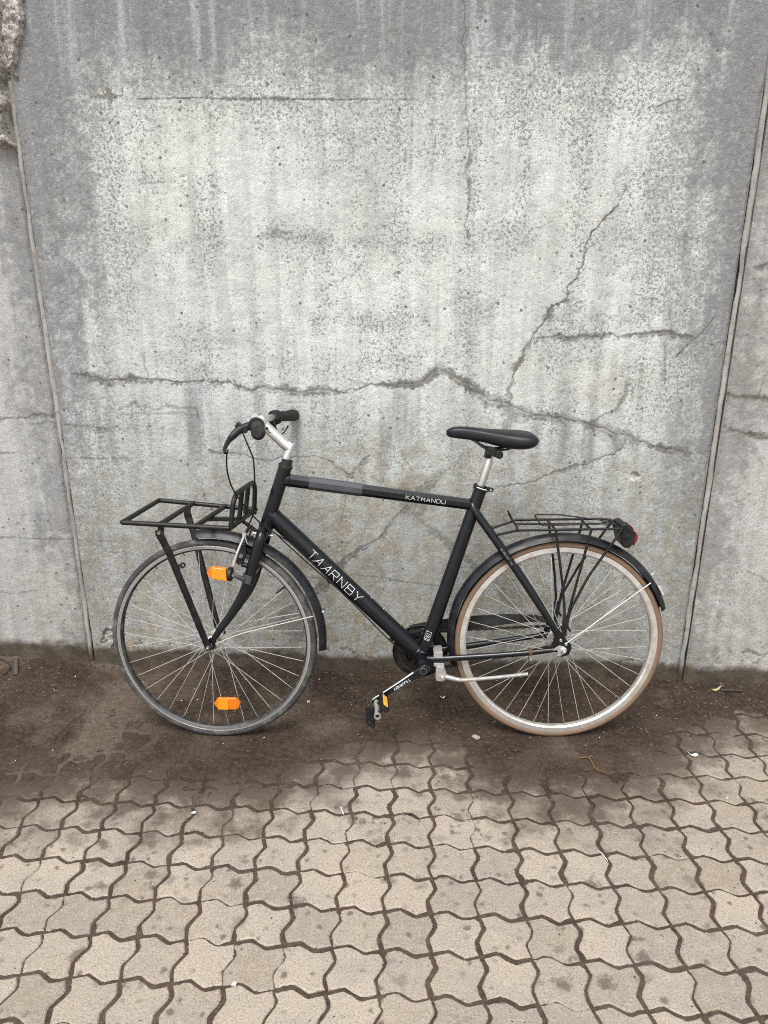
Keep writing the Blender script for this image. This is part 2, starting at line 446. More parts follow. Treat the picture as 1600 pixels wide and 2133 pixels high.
# ------------------------------------------------------------------ concrete wall panels
YAW = math.atan2(-.05182679, .99865609)
WALL_O = Vector((0, 2.60873612, 0))
CRACKS = [  # (points u,z, wet width mm, strength)
 ([(-1.08,1.155),(-.997,1.146),(-.914,1.137),(-.812,1.141),(-.745,1.138),(-.662,1.134),(-.595,1.131),(-.512,1.122),(-.429,1.115),(-.346,1.109),(-.264,1.105),(-.197,1.11),(-.115,1.114),(-.049,1.131),(.016,1.127),(.082,1.133),(.146,1.15),(.17,1.174),(.202,1.179),(.235,1.158),(.276,1.139),(.326,1.102)], 10, .95),
 ([(.276,1.139),(.326,1.102),(.392,1.073),(.433,1.062),(.475,1.041),(.541,1.03),(.639,1.013),(.722,.991),(.806,.967),(.889,.942),(.974,.915),(1.04,.902)], 12, 1),
 ([(.725,1.692),(.685,1.65),(.651,1.608),(.636,1.572),(.636,1.529),(.603,1.463),(.596,1.418),(.547,1.387),(.52,1.334),(.485,1.272),(.457,1.208),(.433,1.16),(.423,1.111),(.425,1.07)], 11, 1),
 ([(.75,1.75),(.725,1.692),(.69,1.655)], 3, .7),
 ([(.508,1.287),(.554,1.292),(.633,1.288),(.71,1.296),(.773,1.294),(.849,1.302),(.895,1.308),(.957,1.301),(1.004,1.295)], 7, .9),
 ([(.825,.965),(.825,.933),(.811,.911),(.772,.893),(.725,.868),(.669,.854),(.621,.832),(.556,.808),(.507,.79),(.457,.78),(.391,.761)], 6, .8),
 ([(.722,.994),(.725,1.016),(.75,1.038),(.796,1.066),(.815,1.107),(.821,1.156)], 5, .6),
 ([(.228,2.26),(.233,2.19),(.235,2.128),(.24,2.09),(.248,2.001),(.26,1.923),(.266,1.83),(.266,1.749),(.264,1.693),(.27,1.60)], 5, .70),
 ([(-.76,2.002),(-.588,2.003),(-.44,1.999),(-.292,1.998),(-.146,1.994),(-.03,1.996)], 3.6, .95),
 ([(-.03,1.996),(.06,1.993),(.10,1.992)], 2.5, .5),
 ([(-.887,2.007),(-.848,2.013),(-.803,2.013)], 4, .8), ([(-.86,2.039),(-.842,2.023),(-.842,2.004),(-.846,1.984)], 4, .8), ([(-.80,2.035),(-.803,2.013)], 3, .8),
 ([(.79,1.963),(.817,1.968),(.837,1.978),(.885,1.986)], 4, .8), ([(.872,1.999),(.878,1.975),(.876,1.956)], 4, .8),
 ([(-.615,.889),(-.585,.877),(-.477,.866),(-.364,.873),(-.311,.874),(-.242,.875),(-.2,.862),(-.168,.834),(-.136,.815),(-.118,.803)], 6, .75),
 ([(-.051,.878),(-.085,.842),(-.118,.803)], 6, .6),
 ([(.203,.82),(.19,.804),(.142,.757),(.086,.702),(.062,.674),(.017,.62),(-.039,.555),(-.097,.516),(-.131,.494),(-.169,.447),(-.217,.389),(-.267,.346),(-.327,.301)], 12, .75),
 ([(.081,.684),(.135,.637),(.186,.599),(.232,.557),(.313,.483),(.408,.406),(.488,.306)], 10, .55),
 ([(-.303,.409),(-.26,.404),(-.217,.405)], 4, .7), ([(-.141,.422),(0,.408),(.196,.383)], 2, .55),
 ([(-.816,1.231),(-.822,1.19),(-.812,1.149)], 6, .6),
 ([(.923,1.267),(.932,1.2),(.938,1.141)], 2.5, .6), ([(1.072,1.363),(1.034,1.306),(.966,1.236)], 3.2, .8),
 ([(-.96,1.034),(-.806,1.035),(-.653,1.04)], 4, .5), ([(-.94,1.022),(-.80,1.022),(-.66,1.018)], 4, .4), ([(-.655,1.045),(-.652,1.012)], 4, .7),
 ([(-1.131,.979),(-1.037,.969),(-.96,.961)], 3.5, .75), ([(-1.05,.975),(-.94,.972)], 6, .6), ([(-1.139,.855),(-.99,.856)], 3, .5), ([(-.97,.853),(-.92,.853)], 6, .5),
 ([(-1.139,.536),(-1.075,.535),(-.99,.536)], 2.5, .5), ([(-1.03,.49),(-.99,.49)], 6, .7), ([(-.97,.489),(-.955,.489)], 4, .7),
 ([(.055,.74),(.07,.70),(.105,.665),(.12,.70)], 26, .55), ([(.47,1.03),(.43,1.05)], 20, .6), ([(.80,.962),(.815,.93)], 18, .6), ([(.20,1.18),(.16,1.17)], 14, .7),
 ([(-.38,.24),(-.42,.19),(-.36,.22),(-.30,.28),(-.33,.20)], 38, .5), ([(.45,.40),(.48,.34)], 26, .4),
 ([(-.62,1.19),(-.60,1.13)], 8, .5), ([(.30,1.13),(.34,1.07),(.37,1.00)], 9, .4), ([(.44,1.05),(.42,.98),(.36,.93)], 9, .45),
 ([(.46,1.62),(.50,1.635),(.53,1.65)], 3, .5), ([(-.42,1.60),(-.33,1.61),(-.25,1.595)], 7, .35), ([(-.35,1.615),(-.18,1.60)], 10, .25),
 ([(-.05,.66),(-.07,.60),(-.10,.52)], 2, .5), ([(-.13,.80),(-.14,.70),(-.16,.62)], 2.2, .5),
]
SIDE_R = [([(1.139,1.11),(1.203,1.101),(1.282,1.096),(1.40,1.09)], 6, .9), ([(1.172,.991),(1.23,.977),(1.304,.961),(1.42,.95)], 8, .95), ([(1.17,1.511),(1.212,1.522),(1.27,1.518)], 6, .8), ([(1.341,.144),(1.438,.145)], 4, .9), ([(1.24,1.10),(1.25,1.15)], 3, .6), ([(1.31,.47),(1.36,.45),(1.40,.42)], 2.5, .6), ([(1.16,1.30),(1.18,1.305)], 4, .6)]
SIDE_L = [([(-1.40,.985),(-1.276,.996),(-1.179,1.005)], 8, .85), ([(-1.262,.973),(-1.17,.979)], 4, .6), ([(-1.40,.864),(-1.34,.866)], 6, .8), ([(-1.46,.539),(-1.295,.537),(-1.165,.536)], 2.5, .8), ([(-1.482,.308),(-1.40,.312),(-1.338,.32)], 4, .6), ([(-1.24,.36),(-1.235,.33)], 5, .3)]
def seg_field(U, Zz, cracks, seed):
    out = np.zeros_like(U); core = np.zeros_like(U)
    wob = fbm(U, Zz, 45, 4, seed) - .5; wob2 = fbm(U, Zz, 9, 3, seed + 5); wobf = fbm(U, Zz, 130, 3, seed + 8) - .5; wobr = fbm(U, Zz, 24, 5, seed + 13, .65)
    rr = np.random.default_rng(seed)
    for pts, w, s in cracks:
        p = np.array(pts, float)
        for _ in range(3 if w < 20 else 1):              # break straight runs up
            m = (p[:-1] + p[1:]) / 2; L = np.linalg.norm(p[1:] - p[:-1], axis=1)[:, None]
            m = m + rr.normal(0, 1, m.shape) * L * (.085 if w > 3.6 else .012)
            q = np.empty((len(p) + len(m), 2)); q[0::2] = p; q[1::2] = m; p = q
        w = w / 1000
        lo = p.min(0) - w * 4 - .02; hi = p.max(0) + w * 4 + .02
        sel = np.where((U > lo[0]) & (U < hi[0]) & (Zz > lo[1]) & (Zz < hi[1]))
        if len(sel[0]) == 0: continue
        u = U[sel]; z = Zz[sel]; d = np.full(u.shape, 9.0)
        for a, b in zip(p[:-1], p[1:]):
            ab = b - a; t = np.clip(((u - a[0]) * ab[0] + (z - a[1]) * ab[1]) / (ab @ ab + 1e-12), 0, 1)
            d = np.minimum(d, np.hypot(u - a[0] - t * ab[0], z - a[1] - t * ab[1]))
        ww = w * (.02 + 1.55 * sst(wob2[sel], .26, .62)) * (1.1 if w > .0045 else 1.0)
        dd = d + wob[sel] * w * 1.6 + wobf[sel] * min(w, .010) * 2.2
        brk = sst(wobr[sel], .36, .58)
        halo = min(.80, s * .86) * (1 - sst(dd, ww * .70, ww * 1.05)) * (.45 + .55 * brk)
        line = s * (1 - sst(d + wobf[sel] * .005, .0010, .0034)) * (.62 + .38 * sst(wob[sel] + wobf[sel], -.12, .12))
        out[sel] = np.maximum(out[sel], np.maximum(halo, line))
        core[sel] = np.maximum(core[sel], s * (.5 if w > .0045 else .12) * (1 - sst(d, .001, .0045)))
    return out, core

def panel(name, u0, u1, spacing_u, ztop, dy, mat, cracks, kind, seed, label):
    """spacing_u: array of u samples; local frame x=u along the wall, y into the wall, z up"""
    zs = np.concatenate([np.arange(-.06, 2.32, .0028 if kind == 'mid' else .0048), np.linspace(2.33, ztop, 8)])
    U, Zz = np.meshgrid(spacing_u, zs)
    n_low = fbm(U, Zz, 1.6, 4, seed); n_mid = fbm(U, Zz, 7, 5, seed + 2); n_hi = fbm(U, Zz, 38, 4, seed + 4); n_f = fbm(U, Zz, 110, 3, seed + 6)
    cr, core = seg_field(U, Zz, cracks, seed)
    rag = (n_mid - .5) * .22 + (n_hi - .5) * .20 + (n_f - .5) * .14
    streak = np.zeros_like(U); stain = np.zeros_like(U)
    if kind == 'mid':
        uL = np.interp(Zz, [0, .39, 1.12, 1.6, 2.08], [-1.16, -1.13, -1.06, -.99, -.90]); uR = np.interp(Zz, [0, .44, 1.14, 1.99], [1.12, 1.09, 1.0, .90])
        d = np.minimum(np.minimum(U - uL, uR - U), 2.075 - Zz)
        pale = sst(d + rag + .22 * (fbm(U * 6, Zz * .6, 3, 4, seed + 41) - .5), -.12, .13)
        pale *= .42 + .58 * sst(Zz + (n_mid - .5) * .35, .55, 1.20)
        pale *= .80 + .45 * (n_low - .35)
        # patches where the crust is missing, in rows left by the formwork
        rows = np.zeros_like(U)
        for zr, wz, st in ((1.60, .05, .8), (1.36, .06, .9), (1.80, .05, .35), (1.22, .05, .5), (1.98, .03, .3)):
            rows = np.maximum(rows, st * np.exp(-((Zz - zr + (n_low - .5) * .05) / wz) ** 2))
        for ur, wu, st in ((.27, .05, .6), (-.62, .07, .5), (.62, .07, .35), (-.10, .06, .3), (.90, .07, .6), (-.86, .09, .6)):
            rows = np.maximum(rows, st * np.exp(-((U - ur + (n_low - .5) * .10) / wu) ** 2))
        vst = fbm(U * 7, Zz * .55, 3, 4, seed + 31)
        speck = np.clip(.44 + .35 * rows * sst(n_mid, .30, .62) + .9 * (n_mid - .5) + .6 * (n_hi - .5) + 1.0 * (vst - .5) + .45 * (1 - sst(d, -.02, .26)), 0, 1)
        speck = np.clip(speck + .10 * sst(Zz, 1.15, .85) - .05 * sst(Zz, .9, .5), 0, .95)
        pale = np.clip(pale - .22 * rows * sst(n_mid, .42, .62) - .5 * sst(vst, .55, .75) * sst(Zz, 1.25, 1.0) * sst(Zz, .8, .95), 0, 1)
        streak = sst(Zz + (n_mid - .5) * .15, 1.98, 2.15) + .30 * sst(U, -.88, -1.0) + .2 * np.exp(-((Zz - 1.0) / .14) ** 2)
        stain = sst(Zz, 1.10, .65) * (.45 + .55 * np.exp(-((U - .05) / .60) ** 2)) * sst(n_low, .25, .55) * .85 + .35 * np.exp(-(((U - .74) / .10) ** 2 + ((Zz - 1.12) / .07) ** 2))
        stain = np.clip(stain + .45 * np.exp(-((U + .98) / .12) ** 2) * sst(Zz, .45, .15) , 0, 1)
    else:
        e = (U - u0) if kind == 'right' else (u1 - U)
        pale = sst(e + rag, .02, .16) * (.75 + .5 * (n_low - .4))
        speck = np.clip(.04 + .55 * (n_mid - .45) + (.25 if kind == 'right' else 0), 0, .8)
        streak = .35 * sst(Zz, 1.2, 1.9) + .45 * np.exp(-((e - .08) / .06) ** 2)
        stain = .25 * sst(Zz, .6, .2) + (.15 if kind == 'right' else 0)
    damp_h = .070 + .045 * (fbm(U, Zz * 0, 5, 4, seed + 9) - .3) + (.02 if kind == 'left' else 0)
    damp = 1 - sst(Zz + (n_hi - .5) * .03, damp_h * .80, damp_h * 1.25)
    spl = sst(fbm(U, Zz, 55, 2, seed + 12), .70, .78) * sst(Zz, .22, .06) * sst(n_low, .42, .6)   # splash marks
    damp = np.maximum(damp, .75 * spl)
    off = (n_mid - .5) * .004 + (n_hi - .5) * .0022 + (n_f - .5) * .0016 + core * .0030     # + = into the wall
    # arrises at the joints: chamfered and chipped
    for ue, sg in ((u0, 1), (u1, -1)):
        e = (U - ue) * sg
        chip = .010 + .010 * sst(fbm(U * 0 + ue, Zz, 14, 4, seed + 20), .5, .75)
        off += .008 * (1 - sst(e, 0, chip))
    if kind == 'mid':
        hd = np.hypot(U - .873, (Zz - .818) * 1.1) + (n_hi - .5) * .02       # spalled spot
        off += .010 * (1 - sst(hd, .006, .018)); pale = np.maximum(pale, 1 - sst(hd, .012, .02)); stain = np.maximum(stain, 1 - sst(hd, .008, .016))
        rd = np.hypot(U - .693, Zz - 1.658); stain = np.maximum(stain, 1.0 - sst(rd + (n_hi - .5) * .02, .006, .017))
        cn = np.hypot(U + 1.07, Zz - .13) + (n_mid - .5) * .09 + (n_hi - .5) * .05    # broken corner at the left foot
        m = 1 - sst(cn, .045, .06); off += m * (.010 + .02 * (n_f - .5)); stain = np.maximum(stain, .6 * m)
    P = np.stack([U, off + dy, Zz], -1).reshape(-1, 3)
    nx_, ny_ = len(spacing_u), len(zs)
    # sides, top and back
    th = .14
    ex = np.array([(u0, dy + th, -.06), (u1, dy + th, -.06), (u0, dy + th, ztop), (u1, dy + th, ztop)], float)
    b = nx_ * ny_
    idx = np.arange(b).reshape(ny_, nx_)
    c00, c10, c01, c11 = idx[0, 0], idx[0, -1], idx[-1, 0], idx[-1, -1]
    ef = np.array([(c00, c01, b + 2, b), (c10, b + 1, b + 3, c11), (c01, c11, b + 3, b + 2), (b, b + 2, b + 3, b + 1)])
    o = grid_obj(name, P, nx_, ny_, mat, attrs=dict(pale=pale.ravel(), crack=cr.ravel(), damp=damp.ravel(), speck=speck.ravel(), stain=np.clip(stain, 0, 1).ravel(), streak=np.clip(streak, 0, 1).ravel()), extra=(ex, ef))
    o.location = WALL_O; o.rotation_euler = (0, 0, YAW)
    tag(o, label, 'wall', 'concrete wall panels')
    return o
UJL, UJR = -1.158, 1.132
mid = panel('concrete_wall_panel', UJL + .010, UJR - .010, np.linspace(UJL + .010, UJR - .010, 810), 2.75, 0, M_WALL, CRACKS, 'mid', 31, 'pale cracked concrete wall panel in the middle, directly behind the bicycle')
lp = panel('concrete_wall_panel', -3.5, UJL - .010, np.concatenate([np.linspace(-3.5, -1.66, 90)[:-1], np.linspace(-1.66, UJL - .010, 130)]), 2.75, .012, M_WALL_SIDE, SIDE_L, 'left', 57, 'smooth grey concrete wall panel at the left edge, broken rough at its top')
rp = panel('concrete_wall_panel', UJR + .010, 3.5, np.concatenate([np.linspace(UJR + .010, 1.62, 130), np.linspace(1.62, 3.5, 90)[1:]]), 2.75, -.012, M_WALL_SIDE, SIDE_R, 'right', 83, 'grey concrete wall panel at the right edge, with short dark horizontal cracks')

def bead(parent, u, z0, z1, dy, seed, w=.0095):
    zs = np.arange(z0, z1, .006); V = []; F = []; S = 7
    cen = u + (fbm(zs, zs * 0, 3, 3, seed) - .5) * .010 + (fbm(zs, zs * 0, 16, 2, seed + 2) - .5) * .005
    wd = w * (.72 + .7 * (fbm(zs, zs * 0, 10, 3, seed + 5) - .25))
    pr = .007 + .006 * fbm(zs, zs * 0, 14, 3, seed + 7)
    for k, z in enumerate(zs):
        for s in range(S):
            a = math.pi * s / (S - 1)
            V.append((cen[k] - wd[k] * math.cos(a), dy + .0085 - pr[k] * math.sin(a) ** .5 * .62, z))
        if k:
            b = k * S
            for s in range(S - 1): F.append((b - S + s, b - S + s + 1, b + s + 1, b + s))
    # closing back strip
    n = len(zs)
    F += [((k - 1) * S, k * S, k * S + S - 1, (k - 1) * S + S - 1) for k in range(1, n)]
    return mesh_obj('joint_sealant', V, F, M_SEAL, parent, smooth=60)
bead(lp, UJL, -.02, 2.06, .006, 5)
bead(rp, UJR, -.02, 2.75, -.002, 15)
# joint backing so that nothing shows through
def backing(parent, u):
    mesh_obj('joint_backing', [(u - .02, .05, -.06), (u + .02, .05, -.06), (u + .02, .05, 2.74), (u - .02, .05, 2.74), (u - .02, .08, -.06), (u + .02, .08, -.06), (u + .02, .08, 2.74), (u - .02, .08, 2.74)],
             [(0, 1, 2, 3), (4, 7, 6, 5), (0, 4, 5, 1), (3, 2, 6, 7), (0, 3, 7, 4), (1, 5, 6, 2)], M_SEAL, parent)
backing(lp, UJL); backing(rp, UJR)
# rough, broken mortar at the upper left
def rough_patch(parent, outline, base, amp, seed, name):
    ol = np.array(outline); u0, z0 = ol.min(0) - .02; u1, z1 = ol.max(0) + .02
    us = np.arange(u0, u1, .0042); zs = np.arange(z0, z1, .0042)
    U, Zz = np.meshgrid(us, zs)
    wu = U + (fbm(U, Zz, 22, 4, seed) - .5) * .05; wz = Zz + (fbm(U, Zz, 22, 4, seed + 3) - .5) * .05
    d = np.full(U.shape, 9.0); inside = np.zeros(U.shape, bool)
    for k in range(len(ol)):
        a, b = ol[k - 1], ol[k]; ab = b - a
        t = np.clip(((wu - a[0]) * ab[0] + (wz - a[1]) * ab[1]) / (ab @ ab), 0, 1)
        d = np.minimum(d, np.hypot(wu - a[0] - t * ab[0], wz - a[1] - t * ab[1]))
        cond = ((a[1] > wz) != (b[1] > wz)) & (wu < (b[0] - a[0]) * (wz - a[1]) / (b[1] - a[1] + 1e-9) + a[0]); inside ^= cond
    sd_ = np.where(inside, d, -d)
    m = sst(sd_, 0, .018)
    rid = np.abs(fbm(U, Zz, 30, 4, seed + 7, .6) - .5) * 2
    h = m * (base + amp * (1 - rid) + amp * .9 * (fbm(U, Zz, 90, 3, seed + 11) - .5)) - .02 * (1 - m)
    o = grid_obj(name, np.stack([U, -h, Zz], -1).reshape(-1, 3), len(us), len(zs), M_RUBBLE, parent)
    return o
rough_patch(mid, [(-1.15, 2.74), (-1.06, 2.74), (-1.062, 2.27), (-1.10, 2.12), (-1.135, 2.03), (-1.15, 2.03)], .004, .020, 71, 'broken_mortar')
rough_patch(lp, [(-1.40, 2.74), (-1.17, 2.74), (-1.165, 2.04), (-1.168, 1.875), (-1.21, 1.865), (-1.30, 1.90), (-1.40, 1.95)], -.002, .036, 77, 'broken_mortar')
# ------------------------------------------------------------------ bicycle materials
def mat_simple(name, col, rough, metal=0.0, coat=0.0, dust=None, dusta=.3, dscale=40, bump=0, spec=.5):
    n = NT(name)
    base = col
    if dust:
        f = n.ss(n.noise(dscale, 5, .65), .42, .72, 0, dusta)
        base = n.mix(f, col, dust)
        n.set(rough=n.math('ADD', rough, n.math('MULTIPLY', f, .3), clamp=True))
    else: n.set(rough=rough)
    n.set(base=base, metal=metal, coat=coat, spec=spec)
    if coat: n.set(coatr=.18)
    if bump: n.bump(n.noise(300, 4, .6), bump, .0008)
    return n.m
def mat_paint():
    n = NT('black_frame_paint')
    b = n.mix(n.ss(n.noise(25, 5, .65), .45, .75, 0, .35), (.0024, .0036, .0056), (.011, .012, .0145))
    chip = n.math('MULTIPLY', n.ss(n.noise(230, 3, .6), .70, .73), n.ss(n.noise(35, 3, .5), .55, .62))
    b = n.mix(n.math('MULTIPLY', chip, .7), b, (.35, .35, .34))
    n.set(base=b, rough=n.ss(n.noise(30, 5, .6), .3, .7, .22, .34), coat=.10, coatr=.12, spec=.42)
    n.bump(n.noise(420, 3, .6), .06, .0006)
    return n.m
K_PAINT = mat_paint()
K_BLACK = mat_simple('black_coated_steel', (.0065, .0065, .007), .42, dust=(.05, .045, .04), dusta=.30, spec=.32)
K_PLAST = mat_simple('black_plastic', (.0085, .009, .010), .45, dust=(.045, .043, .04), dusta=.3, spec=.32)
K_GUARD = mat_simple('mudguard_plastic', (.0065, .0072, .010), .34, dust=(.045, .043, .043), dusta=.4, dscale=18, spec=.34)
K_RUBBER = mat_simple('black_rubber', (.010, .010, .011), .62, spec=.3, dust=(.06, .057, .053), dusta=.5, dscale=30, bump=.2)
K_TYRE_F = mat_simple('dusty_tyre_rubber', (.042, .042, .042), .8, spec=.25, dust=(.15, .148, .138), dusta=.75, dscale=22, bump=.3)
K_TYRE = mat_simple('tyre_rubber', (.012, .012, .012), .8, spec=.2, dust=(.055, .048, .042), dusta=.5, dscale=30, bump=.3)
K_TAN = mat_simple('tan_sidewall', (.185, .118, .076), .8, spec=.2, dust=(.14, .11, .085), dusta=.8, dscale=26)
K_SEAT = mat_simple('saddle_vinyl', (.0070, .0078, .0105), .40, spec=.34, dust=(.018, .019, .022), dusta=.5, dscale=14, bump=.12)
K_ALU = mat_simple('brushed_aluminium', (.66, .65, .63), .34, metal=.95, dust=(.33, .30, .27), dusta=.55, dscale=35)
K_ALUB = mat_simple('bright_aluminium', (.80, .80, .79), .27, metal=.9, dust=(.5, .48, .45), dusta=.4, dscale=30)
K_RIM = mat_simple('worn_alloy_rim', (.66, .64, .60), .40, metal=.7, dust=(.34, .30, .25), dusta=.7, dscale=28)
K_RIMD = mat_simple('dark_rim', (.018, .018, .019), .45, dust=(.12, .115, .105), dusta=.6, dscale=25)
K_TRACK = mat_simple('brake_track', (.34, .335, .32), .40, metal=.7, dust=(.17, .165, .155), dusta=.6, dscale=24)
K_SPOKE = mat_simple('stainless_spoke', (.74, .73, .70), .35, metal=.7, dust=(.42, .39, .34), dusta=.5, dscale=60)
K_CAST = mat_simple('oxidised_cast_aluminium', (.36, .355, .345), .55, metal=.45, dust=(.25, .23, .20), dusta=.7, dscale=60, bump=.3)
K_RUST = mat_simple('rusty_steel', (.085, .042, .026), .85, dust=(.035, .022, .017), dusta=.8, dscale=60, bump=.3)
K_CHAIN = mat_simple('rusty_chain', (.020, .014, .011), .75, metal=.2, dust=(.050, .031, .020), dusta=.6, dscale=80)
K_TAPE = mat_simple('grey_tape', (.036, .039, .046), .52, dust=(.060, .062, .066), dusta=.6, dscale=25)
K_WHITE = mat_simple('white_print', (.66, .66, .65), .5, dust=(.40, .40, .39), dusta=.7, dscale=120)
K_INK = mat_simple('black_print', (.012, .012, .012), .5)
K_DULL = mat_simple('dusty_grey_steel', (.13, .125, .115), .7, dust=(.22, .20, .18), dusta=.6)
def mat_amber():
    n = NT('amber_reflector')
    vd, vc = n.voro(330)
    b = n.mix(n.ss(vd, .2, .6), (.95, .36, .010), (.80, .20, .004))
    n.set(base=b, rough=.22, coat=.6, coatr=.08); n.bump(vd, .4, .0008)
    return n.m
K_AMBER = mat_amber()
K_AMBER_SHADED = mat_simple('shaded_amber_reflector', (.58, .145, .004), .25, coat=.5)  # darker copy of the amber: shade on the prism put into the colour
K_YELL = mat_simple('yellow_reflector', (.86, .44, .03), .25, coat=.5)
K_RED = mat_simple('red_lens', (.13, .007, .011), .25, coat=.2)
K_CLEARRED = mat_simple('pale_red_lens', (.40, .22, .20), .2, coat=.3)

# ------------------------------------------------------------------ bicycle frame of reference
WB2 = .56977; WR = .345                                  # half wheelbase, tyre radius
bike = empty('bicycle', (.00519, 2.22077, 0.0), (R(-6.241), 0, R(-.3732)))
tag(bike, 'black city bicycle with front luggage rack and tan rear tyre leaning against the wall', 'bicycle')
HT0 = Vector((-.31695, 0, .92490)); HT1 = Vector((-.38040, 0, .74089))   # head tube top and bottom
AX = (HT0 - HT1).normalized()
STEER = Matrix.Translation(HT1) @ Matrix.Rotation(R(-3.77), 4, AX) @ Matrix.Translation(-HT1)   # bars turned slightly to the wall
def P(a, n, h): return Vector((a, -n, h))
def smooth_pts(pts, k=6):
    pts = [Vector(p) for p in pts]
    q = [pts[0] * 2 - pts[1]] + pts + [pts[-1] * 2 - pts[-2]]
    out = []
    for i in range(1, len(q) - 2):
        p0, p1, p2, p3 = q[i - 1:i + 3]
        for s in range(k):
            t = s / k
            out.append(.5 * ((2 * p1) + (p2 - p0) * t + (2 * p0 - 5 * p1 + 4 * p2 - p3) * t * t + (3 * p1 - p0 - 3 * p2 + p3) * t ** 3))
    out.append(pts[-1])
    return out
def rounded(pts, rad=.015, k=4):
    """polyline with rounded corners"""
    pts = [Vector(p) for p in pts]; out = [pts[0]]
    for i in range(1, len(pts) - 1):
        a, b, c = pts[i - 1:i + 2]
        d0 = min(rad, (a - b).length * .45); d1 = min(rad, (c - b).length * .45)
        p0 = b + (a - b).normalized() * d0; p1 = b + (c - b).normalized() * d1
        for s in range(k + 1):
            t = s / k; out.append((1 - t) ** 2 * p0 + 2 * t * (1 - t) * b + t * t * p1)
    out.append(pts[-1])
    return out
class MB:
    def __init__(s): s.v = []; s.f = []; s.mi = []
    def face(s, idx, m=0): s.f.append(tuple(idx)); s.mi.append(m)
    def tube(s, pts, r, seg=12, caps=True, rn=None, m=0, rot=0.0, hollow=False):
        """sweep; r in the bicycle's plane, rn across it (both scalars or lists)"""
        pts = [Vector(p) for p in pts]; n = len(pts)
        rl = r if isinstance(r, (list, tuple)) else [r] * n
        if len(rl) != n: rl = list(np.interp(np.linspace(0, 1, n), np.linspace(0, 1, len(rl)), rl))
        rnl = rl if rn is None else (rn if isinstance(rn, (list, tuple)) else [rn] * n)
        if len(rnl) != n: rnl = list(np.interp(np.linspace(0, 1, n), np.linspace(0, 1, len(rnl)), rnl))
        T = [(pts[min(i + 1, n - 1)] - pts[max(i - 1, 0)]).normalized() for i in range(n)]
        ref = Vector((0, 1, 0)) if abs(T[0].y) < .9 else Vector((1, 0, 0))
        e = (ref - T[0] * ref.dot(T[0])).normalized()
        b0 = len(s.v)
        for i in range(n):
            if i:
                q = T[i - 1].rotation_difference(T[i]); e = q @ e
                e = (e - T[i] * e.dot(T[i])).normalized()
            f = T[i].cross(e)
            for k in range(seg):
                a = 2 * math.pi * k / seg + rot
                s.v.append(pts[i] + e * (math.cos(a) * rnl[i]) + f * (math.sin(a) * rl[i]))
        for i in range(n - 1):
            for k in range(seg):
                k2 = (k + 1) % seg
                s.face((b0 + i * seg + k, b0 + i * seg + k2, b0 + (i + 1) * seg + k2, b0 + (i + 1) * seg + k), m)
        if caps:
            for end, sgn in ((0, -1), (n - 1, 1)):
                c = b0 + end * seg
                if hollow:
                    ri = len(s.v)
                    for k in range(seg): s.v.append(pts[end] + (s.v[c + k] - pts[end]) * .68)
                    rj = len(s.v)
                    for k in range(seg): s.v.append(s.v[ri + k] - T[end] * sgn * .012)
                    for k in range(seg):
                        k2 = (k + 1) % seg
                        s.face((c + k, c + k2, ri + k2, ri + k), m); s.face((ri + k, ri + k2, rj + k2, rj + k), m)
                    s.face(range(rj, rj + seg), m)
                else:
                    idx = list(range(c, c + seg)); s.face(idx if sgn > 0 else idx[::-1], m)
        return s
    def lathe(s, prof, seg=48, c=(0, 0, 0), axis=None, closed=False, m=0, mats=None):
        """prof: (radius, position along axis)"""
        c = Vector(c); ax = Vector(axis or (0, 1, 0)).normalized()
        ref = Vector((1, 0, 0)) if abs(ax.x) < .9 else Vector((0, 0, 1))
        e = (ref - ax * ref.dot(ax)).normalized(); f = ax.cross(e); b0 = len(s.v); np_ = len(prof)
        for k in range(seg):
            a = 2 * math.pi * k / seg; d = e * math.cos(a) + f * math.sin(a)
            for r, y in prof: s.v.append(c + d * r + ax * y)
        for k in range(seg):
            k2 = (k + 1) % seg
            for i in range(np_ if closed else np_ - 1):
                i2 = (i + 1) % np_
                s.face((b0 + k * np_ + i, b0 + k2 * np_ + i, b0 + k2 * np_ + i2, b0 + k * np_ + i2), mats[i] if mats else m)
        return s
    def disc(s, c, axis, r, th, seg=20, m=0, bev=.0):
        prof = [(0.0001, -th / 2), (r - bev, -th / 2), (r, -th / 2 + bev), (r, th / 2 - bev), (r - bev, th / 2), (.0001, th / 2)]
        return s.lathe(prof, seg, c, axis, m=m)
    def box(s, c, ex, ey, ez, m=0, taper=1.0):
        c = Vector(c); ex, ey, ez = Vector(ex), Vector(ey), Vector(ez); b = len(s.v)
        for k in (-1, 1):
            t = taper if k > 0 else 1
            for i, j in ((-1, -1), (1, -1), (1, 1), (-1, 1)): s.v.append(c + ex * i * t + ey * j * t + ez * k)
        for f in ((3, 2, 1, 0), (4, 5, 6, 7), (0, 1, 5, 4), (1, 2, 6, 5), (2, 3, 7, 6), (3, 0, 4, 7)): s.face([b + x for x in f], m)
        return s
    def prism(s, poly, y0, y1, m=0):
        """poly in (a,h), extruded across the bicycle between lateral n=y0 and n=y1"""
        b = len(s.v); n = len(poly)
        for nn in (y0, y1):
            for a, h in poly: s.v.append(P(a, nn, h))
        for k in range(n):
            k2 = (k + 1) % n; s.face((b + k, b + k2, b + n + k2, b + n + k), m)
        s.face(range(b, b + n), m); s.face(list(range(b + n, b + 2 * n))[::-1], m)
        return s
